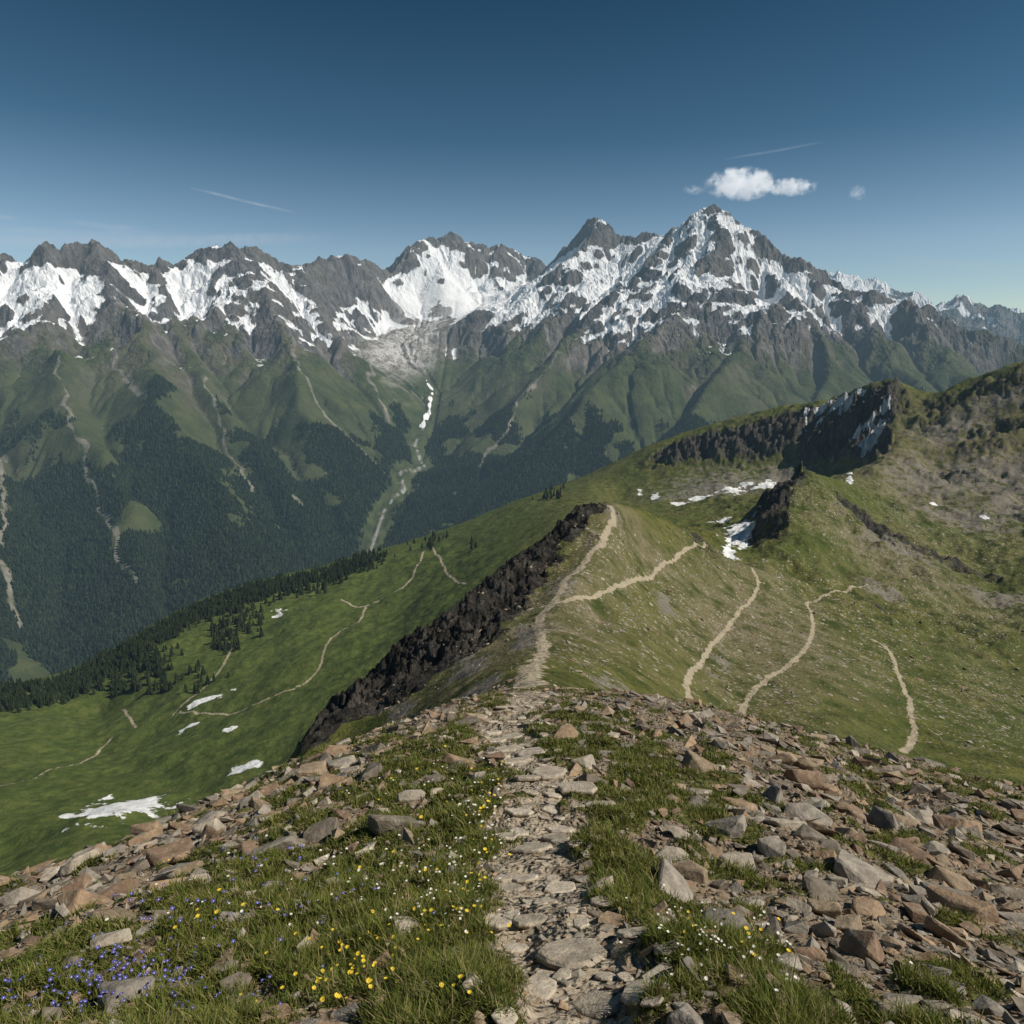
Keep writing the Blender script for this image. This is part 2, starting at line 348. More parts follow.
# trails
def smoothline(L,k=6):
    L=np.array(L,float)
    for _ in range(2):
        q=[L[0]]
        for a,b in zip(L[:-1],L[1:]): q+= [a*.75+b*.25,a*.25+b*.75]
        q.append(L[-1]); L=np.array(q)
    return L
fgtrail=[(600,1060),(578,1020),(566,965),(540,910),(530,860),(548,815),(545,775),(512,742),(505,722),(524,702),(528,691)]
mid=[ # sights, range window, half width m
 ([(526,688),(531,668),(545,648),(538,632),(539,616),(552,605),(562,590),(566,578),(581,568),(588,556),(603,544),(606,530),(616,520),(610,507)],24,300,1.1),
 ([(543,607),(562,604),(580,598),(605,593),(630,583),(650,577),(665,565),(705,546)],100,420,.7),
 ([(752,568),(760,583),(752,600),(735,617),(712,642),(706,655),(690,672),(685,685),(691,700),(697,714)],90,420,.75),
 ([(868,585),(835,590),(804,601),(812,612),(814,630),(806,650),(790,664),(770,676),(748,696),(738,718)],90,500,.8),
 ([(872,640),(893,652),(898,675),(911,698),(910,715),(916,735),(903,752)],80,420,.85),
 ([(180,713),(205,714),(240,712),(275,696),(300,688),(318,672),(324,655),(328,640),(340,630),(362,622),(366,606)],300,1300,1.2),
 ([(366,606),(395,592),(412,580),(417,566),(428,546),(440,556),(446,574),(466,584)],300,1300,1.2),
 ([(232,645),(226,664),(208,685),(172,717)],300,1300,1.1),
 ([(0,786),(50,774),(98,752),(112,738)],300,1300,1.1),
 ([(122,710),(136,728)],300,1300,.9),
 ([(342,600),(356,608),(366,606)],300,1300,.9)]
TRAIL=np.zeros_like(Z,dtype=f32)
fgt=smoothline([hit(h,v,1.2,32) for h,v in fgtrail])
def fgdist(x,y): return segdist(x,y,fgt)
def fgw(R): return .24+.024*R
def fgnz(x,y,R): return fbm(x/.8,y/.8,4,41)*.30*np.clip(R/5,.7,2.5)
d=fgdist(x,y); 
tm=1-sstep(.7,1.3,(d+fgnz(x,y,RR[nearS]))/fgw(RR[nearS]))
TRAIL[nearS]=tm*(1-sstep(29,33,RR[nearS])); Z[nearS]-=.06*tm
for L,r0,r1,w in mid:
    pl=smoothline([hit(h,v,r0,r1) for h,v in L])
    rr=np.hypot(pl[:,0],pl[:,1]); R0,R1=rr.min()*.93,rr.max()*1.07
    s_=rows(R0,R1); aa=np.arctan2(pl[:,0],pl[:,1]); j0=max(0,int((aa.min()-.02-AZ[0])/(AZ[1]-AZ[0]))); j1=min(NC,int((aa.max()+.02-AZ[0])/(AZ[1]-AZ[0])))
    xx=GXw[s_,j0:j1]; yy=GYw[s_,j0:j1]; r_=RR[s_,j0:j1]
    d=segdist(xx,yy,pl)+(perlin(xx/4,yy/4,5)+perlin(xx/1.7,yy/1.7,8)*.6)*.6*w
    ww=np.maximum(w,r_*.0017)
    t=1-sstep(.3,1.6,d/ww); TRAIL[s_,j0:j1]=np.maximum(TRAIL[s_,j0:j1],t)
ROCK*=(1-TRAIL)
# snow patches
SNOW=np.zeros_like(Z,dtype=f32); x=GXw[midS]; y=GYw[midS]; sn=np.zeros(x.shape)
for a in [(124,805,36,5.5,300,600),(100,810,20,4,300,600),(248,766,18,3.2,300,700),(278,616,6,3.5,500,1200),(205,700,17,2,400,900),(188,727,9,1.7,400,900),(232,728,7,1.7,400,900),
          (740,538,13,14,380,700),(730,552,8,6,330,700),(748,527,7,8,400,700),
          (735,491,13,2.4,700,1400),(768,487,13,2.8,700,1400),(748,484,9,1.8,700,1400),(700,498,11,2,700,1400),(680,503,8,2,700,1400),(655,497,4,3,700,1400),(722,520,9,2,600,1300),(640,492,3,3,700,1400),
          (878,425,7,15,800,1300),(868,442,8,9,800,1300),(884,408,5,11,800,1300),(840,404,20,2,900,1400),(820,409,14,2,900,1400),(935,505,4,1.2,500,1000),(850,478,3,5,700,1100),(985,517,4,1.,500,1000),(862,428,14,2,800,1300)]:
    sn=np.maximum(sn,patch(x,y,*a,pw=2.2))
SNOW[midS]=sn*1.12+fbm(x/18,y/18,5,51,.6)*.55*(sn>.03)
# stony / dry / scree
ST_=np.zeros(x.shape); DR=np.zeros(x.shape); SC=np.zeros(x.shape)
for a in [(620,560,60,40,60,420),(570,640,50,45,60,420),(600,600,70,60,60,420),(820,620,120,60,80,600),(700,620,60,50,80,500),(760,690,60,40,80,400),(850,540,90,30,300,800),(950,600,60,40,200,700),(950,520,70,40,300,900),(980,700,60,50,100,400)]:
    ST_=np.maximum(ST_,patch(x,y,*a,pw=4))
for a in [(600,540,40,40,60,420),(640,545,60,25,60,420),(1000,460,130,60,400,1300),(910,470,60,40,400,1300),(520,640,40,40,60,300),(470,670,60,30,50,300),(760,620,90,60,80,500),(600,510,60,14,60,420),(900,560,60,30,300,800),(560,600,50,50,60,420),(970,410,80,25,600,1300)]:
    DR=np.maximum(DR,1.*patch(x,y,*a,pw=3))
for a in [(980,470,90,36,500,1300),(1040,500,70,50,500,1300),(960,520,60,14,400,1000),(720,490,90,14,700,1400),(620,690,60,12,34,120),(480,690,40,12,34,120),(880,590,30,10,300,600),(1000,600,50,14,300,700),(950,430,50,24,700,1300),(780,480,50,12,800,1300),(612,508,18,7,60,400),(930,480,60,30,500,1300),(525,635,20,50,60,250),(1000,400,50,20,600,1300),(900,545,60,12,400,800),(665,600,14,20,100,400),(720,660,20,16,100,400),(470,665,35,20,60,220),(400,715,30,12,60,200),(560,585,20,20,100,260)]:
    SC=np.maximum(SC,.62*patch(x,y,*a,pw=2))
STN=np.zeros_like(Z,dtype=f32); STN[midS]=ST_
DRY=np.zeros_like(Z,dtype=f32); DRY[midS]=np.clip(DR+.35*fbm(x/90,y/90,4,61),0,1)
SCR=np.zeros_like(Z,dtype=f32); SCR[midS]=np.clip(SC+.3*(1-sstep(34,60,RR[midS])),0,1)
LUSH=(sstep(250,400,RR)*sstep(math.radians(6),math.radians(-4),AG)).astype(f32)
DRY*=(1-.8*LUSH)
# foreground turf distribution
SPL=[]
for (h,v,r,sg) in [(400,785,45,1.),(340,830,80,1.),(250,880,80,1.),(150,935,90,1.),(60,970,80,1.),(300,950,110,1.),(420,920,80,1.1),(470,850,35,1.3),(455,765,30,1.),(440,990,80,1.1),(480,800,25,1.),(430,740,25,.7),
   (620,815,32,1.1),(605,860,28,1.1),(625,905,36,1.3),(690,950,50,1.2),(760,990,60,1.1),(640,785,40,.9),(570,738,35,1.2),(610,730,30,.9),(710,795,35,1.),(860,1000,40,.9),(750,850,28,.9),(960,985,40,.7),(660,745,25,.8),(900,880,30,.6),(860,800,25,.7),(820,900,25,.6),
   (800,770,90,-.5),(950,830,100,-.6),(850,880,90,-.5),(950,920,80,-.6),(720,735,60,-.5),(640,706,45,-.9),(430,715,22,-1.),(330,775,40,-.9),(200,828,50,-1),(80,878,50,-1),(360,815,22,-.7),(410,850,22,-.7),(850,940,60,-.8),
   (150,955,28,-1),(310,880,24,-.8),(20,905,50,-.8),(700,880,30,-.8),(260,1000,24,-.9),(200,890,24,-.8),(120,910,24,-.7),(330,980,20,-.7),(650,850,20,-.8),(590,800,18,-.6)]:
    c=hit(h,v,1.2,32); R=np.hypot(*c[:2]); SPL.append((c[0],c[1],r*R/683,max(r*R/683,min(r*R*R/683/2*1.2,R*.4)),sg))
def turf(x,y):
    g=np.zeros(x.shape)
    for cx,cy,st,sr,sg in SPL:
        R=math.hypot(cx,cy); ex,ey=cx/R,cy/R; dx=x-cx; dy=y-cy
        g=g+sg*np.exp(-(((dx*ex+dy*ey)/sr)**2+((dx*ey-dy*ex)/st)**2))
    return g*.52+.07+fbm(x/.9,y/.9,5,71,.62)*.88
x=GXw[nearS]; y=GYw[nearS]
GR=np.zeros_like(Z,dtype=f32); GR[nearS]=sstep(-.15,.35,turf(x,y))*(1-TRAIL[nearS])
NEAR=(1-sstep(26,42,RR)).astype(f32)
Z+=.05*GR
print('masks',time.time()-T0)
V=np.stack([GXw.ravel(),GYw.ravel(),Z.ravel()],1); F=gridfaces(NR,NC)[:,::-1]
AT={'trail':TRAIL.ravel(),'snow':SNOW.ravel(),'rock':ROCK.ravel(),'stony':STN.ravel(),'dry':DRY.ravel(),'near':NEAR.ravel(),'scree':SCR.ravel(),'grassy':GR.ravel(),'lush':LUSH.ravel()}
tf=AT['trail'][F].mean(1)>.5; sf=(AT['snow'][F].mean(1)>.5)&~tf
a=subset(V,F,~tf&~sf,AT); mk('ridge_ground',a[0],a[1],MG,attrs=a[2],label='grassy rocky alpine ridge and meadow terrain',category='ground',kind='structure')
a=subset(V,F,tf,AT); mk('hiking_trail',a[0],a[1],MG,attrs=a[2],label='pale stony footpath along the grassy ridge',category='path',kind='structure')
a=subset(V,F,sf,AT); mk('snow_patch_ground',a[0],a[1],MG,attrs=a[2],label='leftover white snow patches on the grassy slopes',category='snow',kind='structure')
del V,F,AT
print('near mesh',time.time()-T0)
# ============================================================ FAR MOUNTAINS
crest=[(-330,300,4900),(-240,275,5000),(-150,262,5200),(-60,250,5300),(0,254,5400),(20,264,5400),(45,247,5500),(70,244,5550),(95,243,5600),(125,256,5700),(150,266,5800),(170,260,5900),(185,254,6000),(205,250,6050),(225,240,6100),(262,253,6300),(300,266,6500),(318,261,6650),(340,255,6800),(360,262,7000),(385,266,7300),(415,243,7600),(450,233,7800),(480,247,7900),(500,246,7950),(520,250,8000),(545,262,7800),(570,242,7400),(597,217,7100),(612,228,7050),(632,234,6900),(650,231,6800),(668,230,6700),(685,218,6600),(713,206,6400),(740,220,6300),(765,237,6200),(800,256,6000),(830,274,5900),(870,292,5700),(900,302,5600),(950,320,5400),(1000,338,5200),(1060,352,5000),(1200,370,4800)]
spurs=[[(95,243,5600),(118,300,5000),(140,345,4450),(180,430,3600),(225,510,2980),(262,590,2600)],
 [(225,239,6100),(245,285,5500),(280,335,4950),(322,395,4350),(350,450,3950),(366,505,3650)],
 [(150,266,5800),(165,310,5200),(200,360,4600),(250,440,3850),(292,510,3350),(318,570,3000)],
 [(300,266,6500),(318,305,5900),(345,350,5250)],
 [(340,254,6800),(338,295,6400),(352,340,5950),(368,372,5600)],
 [(0,252,5400),(-40,300,4800),(-60,400,3700),(-30,520,2750),(0,640,2200)],
 [(45,246,5500),(45,315,4700),(75,400,3850),(115,500,3050),(145,600,2500)],
 [(450,233,7800),(440,262,7500)],[(500,244,7950),(500,275,7500),(495,300,7150)],[(415,241,7600),(395,275,7200),(385,300,6900)],
 [(597,219,7100),(570,258,6700),(535,292,6350),(505,328,6000),(482,368,5550),(462,412,5050),(450,455,4600)],
 [(680,224,6600),(648,262,6150),(600,308,5700),(550,350,5250),(510,395,4800),(480,440,4450),(455,492,4050)],
 [(713,207,6400),(715,258,5850),(690,300,5400),(640,338,4950),(590,385,4450),(550,432,4050),(495,490,3650),(455,545,3250)],
 [(722,262,5900),(740,320,5150),(725,370,4550),(680,420,4050),(620,480,3500),(580,520,3150)],
 [(765,240,6200),(795,295,5500),(830,350,4850),(825,410,4250),(810,460,3800)],
 [(830,274,5900),(875,330,5200),(915,375,4650),(925,420,4150)],
 [(900,302,5600),(950,350,4950),(1000,390,4450)]]
river=[(300,640,2500),(345,585,2900),(372,545,3350),(382,515,3700),(404,488,4000),(400,472,4200),(424,457,4400),(414,437,4700),(428,408,5150),(432,388,5500),(415,362,5900),(405,342,6200),(430,322,6700)]
cell=24.; xs=np.arange(-7800,7800,cell); ys=np.arange(1400,9400,cell)
mx,my=np.meshgrid(xs,ys)
wx=mx+fbm(mx/700,my/700,4,81)*90; wy=my+fbm(mx/700,my/700,4,82)*90
def tent(L,a1,a2,k,h):
    for a,b in zip(L[:-1],L[1:]):
        a=np.array(P(*a)); b=np.array(P(*b)); ab=b[:2]-a[:2]; l2=(ab**2).sum()
        t=np.clip(((wx-a[0])*ab[0]+(wy-a[1])*ab[1])/l2,0,1)
        d=np.hypot(wx-a[0]-t*ab[0],wy-a[1]-t*ab[1])
        z=a[2]+t*(b[2]-a[2])
        h=np.maximum(h,z-(a1*k*(1-np.exp(-d/k))+a2*d))
    return h
h=np.full(mx.shape,-5000.)
h=tent(crest,.40,.90,250,h)
for L in spurs: h=tent(L,.12,.68,250,h)
rv=np.array([P(*p) for p in river])
rp0=np.vstack([[-4500,1500,-1230],[-1500,1900,-1180],rv])
dmin=np.full(mx.shape,1e9); zr=np.zeros(mx.shape)
for a,b in zip(rp0[:-1],rp0[1:]):
    ab=b[:2]-a[:2]; t=np.clip(((mx-a[0])*ab[0]+(my-a[1])*ab[1])/(ab**2).sum(),0,1)
    d=np.hypot(mx-a[0]-t*ab[0],my-a[1]-t*ab[1]); k=d<dmin; dmin=np.where(k,d,dmin); zr=np.where(k,a[2]+t*(b[2]-a[2]),zr)
base=zr+np.clip(dmin-60,0,700)*.16-np.clip(dmin-900,0,4000)*.45
up_=sstep(-430,-250,zr)     # glacier basin is broad, lower valley is a V
ramp_=rv[-1][2]+10+np.maximum(my-rv[-1][1],0)*.36-np.maximum(rv[-1][1]-my,0)*1.+np.abs(mx-rv[-1][0]-(my-rv[-1][1])*.12)*.12
h=np.maximum(h,np.where((my>rv[-1][1]-200)&(my<8000),ramp_,-5000)*1.0-np.maximum(np.abs(mx-rv[-1][0])-900,0)*2.)
wd_=40+up_*230; sl_=.60-up_*.10
lim=zr+np.maximum(dmin-wd_,0)*sl_+8+np.maximum(dmin-600,0)*1.2
h=np.minimum(h,np.where((dmin<1300)&(my<rv[-1][1]),lim,1e9))
h=np.maximum(h,base); h=np.maximum(h,-1250)
hi=sstep(-500,0,h)
bp=P(445,292,7050); bowl=lambda X_,Y_: np.exp(-((X_-bp[0])/560)**2-((Y_-bp[1])/480)**2)
calm=(sstep(60,350,dmin-up_*230)*.9+.1)*(1-.8*bowl(mx,my))
h+=fbm(mx/500,my/500,5,91)*(20+34*hi)*calm+ridged(mx/1100,my/1100,5,95,.5)*(22+52*hi)*calm-40*calm*hi
def erode(h,cell,iters,Kc,talus,thr,dif,km):
    ny,nx=h.shape; ar=np.arange(ny*nx).reshape(ny,nx); A=np.ones(ny*nx)
    offs=[(-1,-1),(-1,0),(-1,1),(0,-1),(0,1),(1,-1),(1,0),(1,1)]
    h=h.astype(f32); Kc=(Kc*km).astype(f32)
    for it in range(iters):
        Q=np.pad(h,1,mode='edge'); best=np.zeros_like(h); dn=np.zeros((ny,nx),np.int64); dist=np.full_like(h,cell)
        for dy,dx in offs:
            L=cell*math.hypot(dy,dx); s=(h-Q[1+dy:1+dy+ny,1+dx:1+dx+nx])/f32(L)
            k=s>best; best=np.where(k,s,best); dn=np.where(k,dy*nx+dx,dn); 
            if dy and dx: dist=np.where(k,f32(L),dist)
            else: dist=np.where(k,f32(cell),dist)
        rec=(ar+dn).ravel(); m=(best>0).ravel()
        A=1+np.bincount(rec[m],weights=A[m],minlength=ny*nx)
        dh=Kc*np.sqrt(np.clip(A-thr,0,900)).reshape(ny,nx)*best
        dh=np.minimum(dh,.45*best*dist)+np.maximum(best-talus,0)*dist*.2
        h=h-dh
        lap=(Q[:-2,1:-1]+Q[2:,1:-1]+Q[1:-1,:-2]+Q[1:-1,2:])/4
        h=np.where(best<=0,lap,h+dif*(lap-h))
    return h,A.reshape(ny,nx)
h,A=erode(h,cell,150,.028,1.9,12,.005,(1-.9*bowl(mx,my))*(.55+.7*sstep(-.5,.5,fbm(mx/900,my/900,3,99))))
cp=[]
for L in [crest]+spurs:
    for a,b in zip(L[:-1],L[1:]):
        a=np.array(P(*a));b=np.array(P(*b))
        for k in range(4): cp.append((*(a+(b-a)*k/4),L is crest))
def mxs(h,w):
    o=h.copy()
    for dy in range(-w,w+1):
        for dx in range(-w,w+1): o=np.maximum(o,np.roll(np.roll(h,dy,0),dx,1))
    return o
hm=mxs(h,3)
num=np.zeros_like(h); den=np.full_like(h,.25)
for p in cp:
    j=(p[0]-xs[0])/cell; i=(p[1]-ys[0])/cell
    if not(0<=i<h.shape[0]-1 and 0<=j<h.shape[1]-1): continue
    df=p[2]-hm[int(round(i)),int(round(j))]
    i0,i1=max(0,int(i)-32),int(i)+33; j0,j1=max(0,int(j)-32),int(j)+33
    w=np.exp(-((mx[i0:i1,j0:j1]-p[0])**2+(my[i0:i1,j0:j1]-p[1])**2)/(2*(120. if p[3] else 170.)**2))*(1. if p[3] else .35)
    num[i0:i1,j0:j1]+=w*df; den[i0:i1,j0:j1]+=w
h=h+num/den
conc_big=blur(h,40)-h
print('erode1',time.time()-T0)
c2=12.; xs2=np.arange(-7750,7750,c2); ys2=np.arange(1450,9350,c2); mx2,my2=np.meshgrid(xs2,ys2)
def up(G): return bil(G,(my2-ys[0])/cell,(mx2-xs[0])/cell)
h2=up(h); d2=up(dmin); u2=up(up_); cb2=up(conc_big)
bw2=bowl(mx2,my2)
hi2=sstep(-300,150,h2); calm2=sstep(60,300,d2-u2*230)*(1-.85*bw2)
rg=ridged(mx2/300+fbm(mx2/250,my2/250,2,9)*.6,my2/300,5,101,.62)
h2+=((rg-.7)*(2+36*hi2))*calm2
h2,A2=erode(h2,c2,24,.018,3.0,12,.0,1-.95*bw2)
gy,gx=np.gradient(h2,c2); slope=np.hypot(gx,gy); slope_s=blur(slope,5)
conc=blur(h2,10)-h2
smed=np.percentile(slope_s[h2>150],50)
print('erode2',time.time()-T0)
zs=h2
big=fbm(mx2/700,my2/700,4,111)
glac=np.zeros_like(h2)
def blob(h_,v_,R,rx,ry,pw=4):
    p=P(h_,v_,R); return np.exp(-((((mx2-p[0])/rx)**2+((my2-p[1])/ry)**2)**(pw/2)))
for a in [(470,290,7200,420,380),(430,300,7000,300,330),(430,275,7400,450,280),(560,275,6900,300,330),(590,238,7000,190,220),(625,258,6550,300,330),(520,305,6450,260,320),(600,298,6250,260,260),(690,232,6450,120,280),(740,268,6050,130,420),(690,300,5650,260,150),(790,290,5700,200,200),(40,287,5100,380,260),(200,290,5650,280,220),(140,288,5450,240,170),(280,295,6000,180,200),(870,300,5500,200,100)]: glac=np.maximum(glac,blob(*a,pw=3))
cbc=np.clip(cb2,-60,60)
SN=.37+np.clip((zs-30)/500,-.8,.17)+(smed-slope_s)*.50+np.clip(conc,-16,16)*.009+cbc*.0042+big*.20+glac*.34-.14*bw2*(fbm(mx2/160,my2/160,4,115)>.15)
SN=np.where(zs<-420,0,SN)
ICE=np.clip(blob(398,352,6050,330,430)+blob(425,326,6600,360,380),0,1)*.98
SN-=ICE*.40
tongue=(1-sstep(9,24,d2+perlin(mx2/90,my2/90,3)*18))*sstep(-640,-590,zs)*(zs<-300)*(u2<.9)
SN=np.maximum(SN,.72*tongue)
VG=1-sstep(-330,260,zs+big*210+(slope_s-smed)*260+cbc*2.2)
lA=np.log(A2)
SCm=sstep(4.2,6.2,lA+perlin(mx2/200,my2/200,4)*1.1)*sstep(-1050,-350,zs)*.6+blob(300,525,3500,50,38)*.7+blob(400,405,5400,200,450)*.5
SCm+=.40*sstep(-420,100,zs)*sstep(-20,50,cb2)
SCm=np.maximum(SCm,.5*(1-sstep(10,40,d2+fbm(mx2/80,my2/80,2,5)*15))*(zs<-350))
for L,w_ in [([(60,395,4200),(85,470,3400),(112,540,2950),(135,600,2600)],9),([(0,440,3600),(5,540,2900),(15,620,2400)],9),([(290,330,5400),(300,400,4600),(340,450,4250),(385,480,4050)],11),([(370,375,5600),(372,410,5100),(390,440,4700)],11),([(110,350,4500),(150,420,3900)],9),([(205,380,4500),(225,440,3900),(262,500,3450)],8),([(560,350,5200),(520,400,4800),(478,470,4200)],8)]:
    pl=np.array([P(*p) for p in L]); dd_=segdist(mx2+fbm(mx2/220,my2/220,3,6)*40,my2,pl); SCm=np.maximum(SCm,.78*(1-sstep(w_*.3,w_*3.2,dd_)))
river_m=1-sstep(5,11,d2+perlin(mx2/70,my2/70,6)*4)
river_m*=(zs<-400)&(u2<.5)
streak=fbm(mx2/260,my2/700,4,121)
FO=sstep(-440,-600,zs+streak*230+cbc*3.)*(1-sstep(.35,.7,SCm))*sstep(40,120,d2)
FO*=sstep(-.22,-.02,fbm(mx2/330,my2/330,4,131,.55)+.24+(-700-zs)/1000)
az2=np.radians(np.linspace(-47,47,1160)); lr2=np.arange(math.log(1500),math.log(9300),.0021)
L2,A_2=np.meshgrid(lr2,az2,indexing='ij'); R2=np.exp(L2); px_=R2*np.sin(A_2); py_=R2*np.cos(A_2)
fi=(py_-ys2[0])/c2; fj=(px_-xs2[0])/c2
def smp(G): return bil(G,fi,fj).ravel()
Zm=smp(h2).reshape(px_.shape)
hh3=sstep(-350,100,Zm)*smp(calm2).reshape(px_.shape)
Zm+=((ridged(px_/95+fbm(px_/90,py_/90,2,4)*.5,py_/95,5,141,.66)-.8)*(1.2+12*hh3))
icem=smp(ICE).reshape(px_.shape); Zm+=icem*(ridged(px_/60,py_/28,4,151,.6)-.6)*7
V=np.stack([px_.ravel(),py_.ravel(),Zm.ravel()],1); F=gridfaces(*px_.shape)[:,::-1]
AT={k:smp(g) for k,g in dict(snow=SN,forest=FO,scree=SCm,river=river_m,ice=ICE,veg=VG).items()}
rf=AT['river'][F].mean(1)>.5; gf_=(AT['ice'][F].mean(1)>.45)&~rf
a=subset(V,F,~rf&~gf_,AT); mk('mountain_range',a[0],a[1],MM,smooth=False,attrs=a[2],label='rugged snow-streaked rocky mountain range above a green valley',category='mountain',kind='structure')
a=subset(V,F,rf,AT)
if len(a[1]): mk('glacier_river',a[0],a[1],MM,attrs=a[2],label='pale meltwater stream winding down the valley',category='river',kind='structure')
a=subset(V,F,gf_,AT)
if len(a[1]): mk('glacier',a[0],a[1],MM,smooth=False,attrs=a[2],label='dirty crevassed glacier tongue in a rocky cirque',category='glacier',kind='structure')
print('mountain mesh',time.time()-T0)
# distant range
dc=np.array([(-900,330),(-300,320),(0,300),(300,300),(600,300),(760,300),(800,282),(838,270),(860,278),(885,283),(905,292),(935,301),(957,294),(975,304),(1000,306),(1024,313),(1060,302),(1120,310),(1300,322)],float)
ca=np.array([math.atan(sight(h_,v_)[0]) for h_,v_ in dc]); ct=np.array([sight(h_,v_)[1]*math.cos(math.atan(sight(h_,v_)[0])) for h_,v_ in dc])
a3=np.radians(np.linspace(-10,50,1000)); r3=np.linspace(10500,15000,200); R3,A3=np.meshgrid(r3,a3,indexing='ij'); X3=R3*np.sin(A3); Y3=R3*np.cos(A3)
top=np.interp(A3,ca,ct)*13000
Z3=top-np.abs(R3-13000)*.5+ridged(X3/900,Y3/900,7,151,.62)*120-170+fbm(X3/2500,Y3/2500,2,7)*60
Z3=np.maximum(Z3,-1300)
sn3=.28+(Z3-300)/1300+fbm(X3/350,Y3/350,5,161,.6)*.45
zero=np.zeros(Z3.size)
mk('distant_mountain_range',np.stack([X3.ravel(),Y3.ravel(),Z3.ravel()],1),gridfaces(*Z3.shape)[:,::-1],MM,smooth=False,attrs=dict(snow=sn3.ravel(),forest=zero,scree=zero,river=zero,ice=zero,veg=(1-sstep(-500,-100,Z3)).ravel()),label='hazy snow-capped far mountain range',category='mountain',kind='structure')
# valley floor sheet out to the horizon
th=np.linspace(0,2*np.pi,97)[:-1]; rr=np.array([1.,3000,9000,25000,60000,90000]); G1,G2=np.meshgrid(rr,th,indexing='ij')
Vv=np.stack([(G1*np.cos(G2)).ravel(),(G1*np.sin(G2)).ravel(),np.full(G1.size,-1400.)],1)
Ff=[]
for i in range(len(rr)-1):
    for j in range(96): k=(j+1)%96; Ff.append((i*96+j,(i+1)*96+j,(i+1)*96+k,i*96+k))
z_=np.zeros(len(Vv)); mk('valley_floor_ground',Vv,np.array(Ff),MM,attrs=dict(snow=z_,forest=z_+1,scree=z_,river=z_,ice=z_,veg=z_+1),label='dark green lowland floor far below the peaks',category='ground',kind='structure')
# ============================================================ TREES
def foliage_mat(name,attr):
    m=M(name); c=m.attr('tint','Color') if attr else m.mix(m.n('ShaderNodeObjectInfo').outputs['Random'],(.014,.024,.010),(.032,.045,.017))
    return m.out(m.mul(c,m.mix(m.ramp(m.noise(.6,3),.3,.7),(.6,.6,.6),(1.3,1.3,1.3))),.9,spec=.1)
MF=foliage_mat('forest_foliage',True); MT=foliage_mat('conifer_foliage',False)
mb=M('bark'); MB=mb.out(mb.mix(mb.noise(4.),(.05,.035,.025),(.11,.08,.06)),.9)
def conifer_arrays(nt,ns,seed,jit=.25):
    r=np.random.default_rng(seed); V=[];F=[]
    for t in range(nt):
        f=t/nt; zb=.08+f*.86; zt=min(1.,zb+ (1.-.08)/nt*1.9); rad=.20*(1-f)**.85+.02
        b=len(V); V.append((r.normal(0,.004),r.normal(0,.004),zt))
        for k in range(ns):
            an=2*np.pi*(k+.5*(t%2))/ns+r.normal(0,.12); rr_=rad*(1+(jit if k%2 else -jit)+r.normal(0,.1))
            V.append((rr_*math.cos(an),rr_*math.sin(an),zb-(.03 if k%2==0 else -.02)+r.normal(0,.008)))
        for k in range(ns): F.append((b,b+1+k,b+1+(k+1)%ns))
    return np.array(V),np.array(F)
def merge(Vt,Ft,pos,scl,rot,tint=None,rotm=None):
    n=len(pos); ca,sa=np.cos(rot),np.sin(rot)
    v=Vt[None]*scl[:,None,:]
    if rotm is not None: v=np.einsum('nij,nkj->nki',rotm,v)
    else:
        x=v[...,0]*ca[:,None]-v[...,1]*sa[:,None]; y=v[...,0]*sa[:,None]+v[...,1]*ca[:,None]; v=np.stack([x,y,v[...,2]],-1)
    v=v+pos[:,None,:]
    F=(Ft[None]+(np.arange(n)*len(Vt))[:,None,None]).reshape(-1,Ft.shape[1])
    c=None if tint is None else np.repeat(tint,len(Vt),0)
    return v.reshape(-1,3),F,c
# forest carpet on the valley walls
nc=520000
aa=np.radians(rng.uniform(-40,38,nc)); rr=np.sqrt(rng.uniform(1700**2,5400**2,nc)); tx=rr*np.sin(aa); ty=rr*np.cos(aa)
def s2(G,x,y): return bil(G,(y-ys2[0])/c2,(x-xs2[0])/c2)
fo=s2(FO,tx,ty); tz=s2(h2,tx,ty)
keep=(rng.random(nc)<fo*.95)&(fo>.15)&(tz>-1240)
keep&=tz/ty>-.62
tx,ty,tz=tx[keep][:130000],ty[keep][:130000],tz[keep][:130000]
Vt,Ft=conifer_arrays(3,5,1)
hs=rng.uniform(16,30,len(tx)); tin=np.array([.012,.021,.010])+rng.random((len(tx),1))**1.5*np.array([.022,.029,.013])
v,f_,c_=merge(Vt,Ft,np.stack([tx,ty,tz-1],1),np.stack([hs*1.05,hs*1.05,hs],1),rng.random(len(tx))*6.28,tin)
mk('conifer_forest',v,f_,MF,smooth=False,cols={'tint':c_},label='dense dark conifer forest on the steep valley walls',category='forest',kind='stuff')
# trees along the meadow rim
variants=[]
for sd in range(5):
    V_,F_=conifer_arrays(8,12,sd+10,.3)
    tv=[];tfc=[]
    for k in range(6): 
        an=k/6*6.283; tv+= [(.022*math.cos(an),.022*math.sin(an),-.05),(.006*math.cos(an),.006*math.sin(an),.8)]
    for k in range(6):
        a_=2*k;b_=2*((k+1)%6); tfc+=[(a_,b_,b_+1),(a_,b_+1,a_+1)]
    me=bpy.data.meshes.new('pine_tree'); allv=[tuple(p) for p in V_]+tv; off=len(V_)
    me.from_pydata(allv,[],[tuple(int(i) for i in t) for t in F_]+[tuple(i+off for i in t) for t in tfc])
    me.materials.append(MT); me.materials.append(MB)
    for p in me.polygons: p.material_index=0 if p.index<len(F_) else 1
    variants.append(me)
cand=[]
rim=[(0,702),(60,694),(90,679),(140,645),(200,612),(260,592),(330,573),(380,556)]
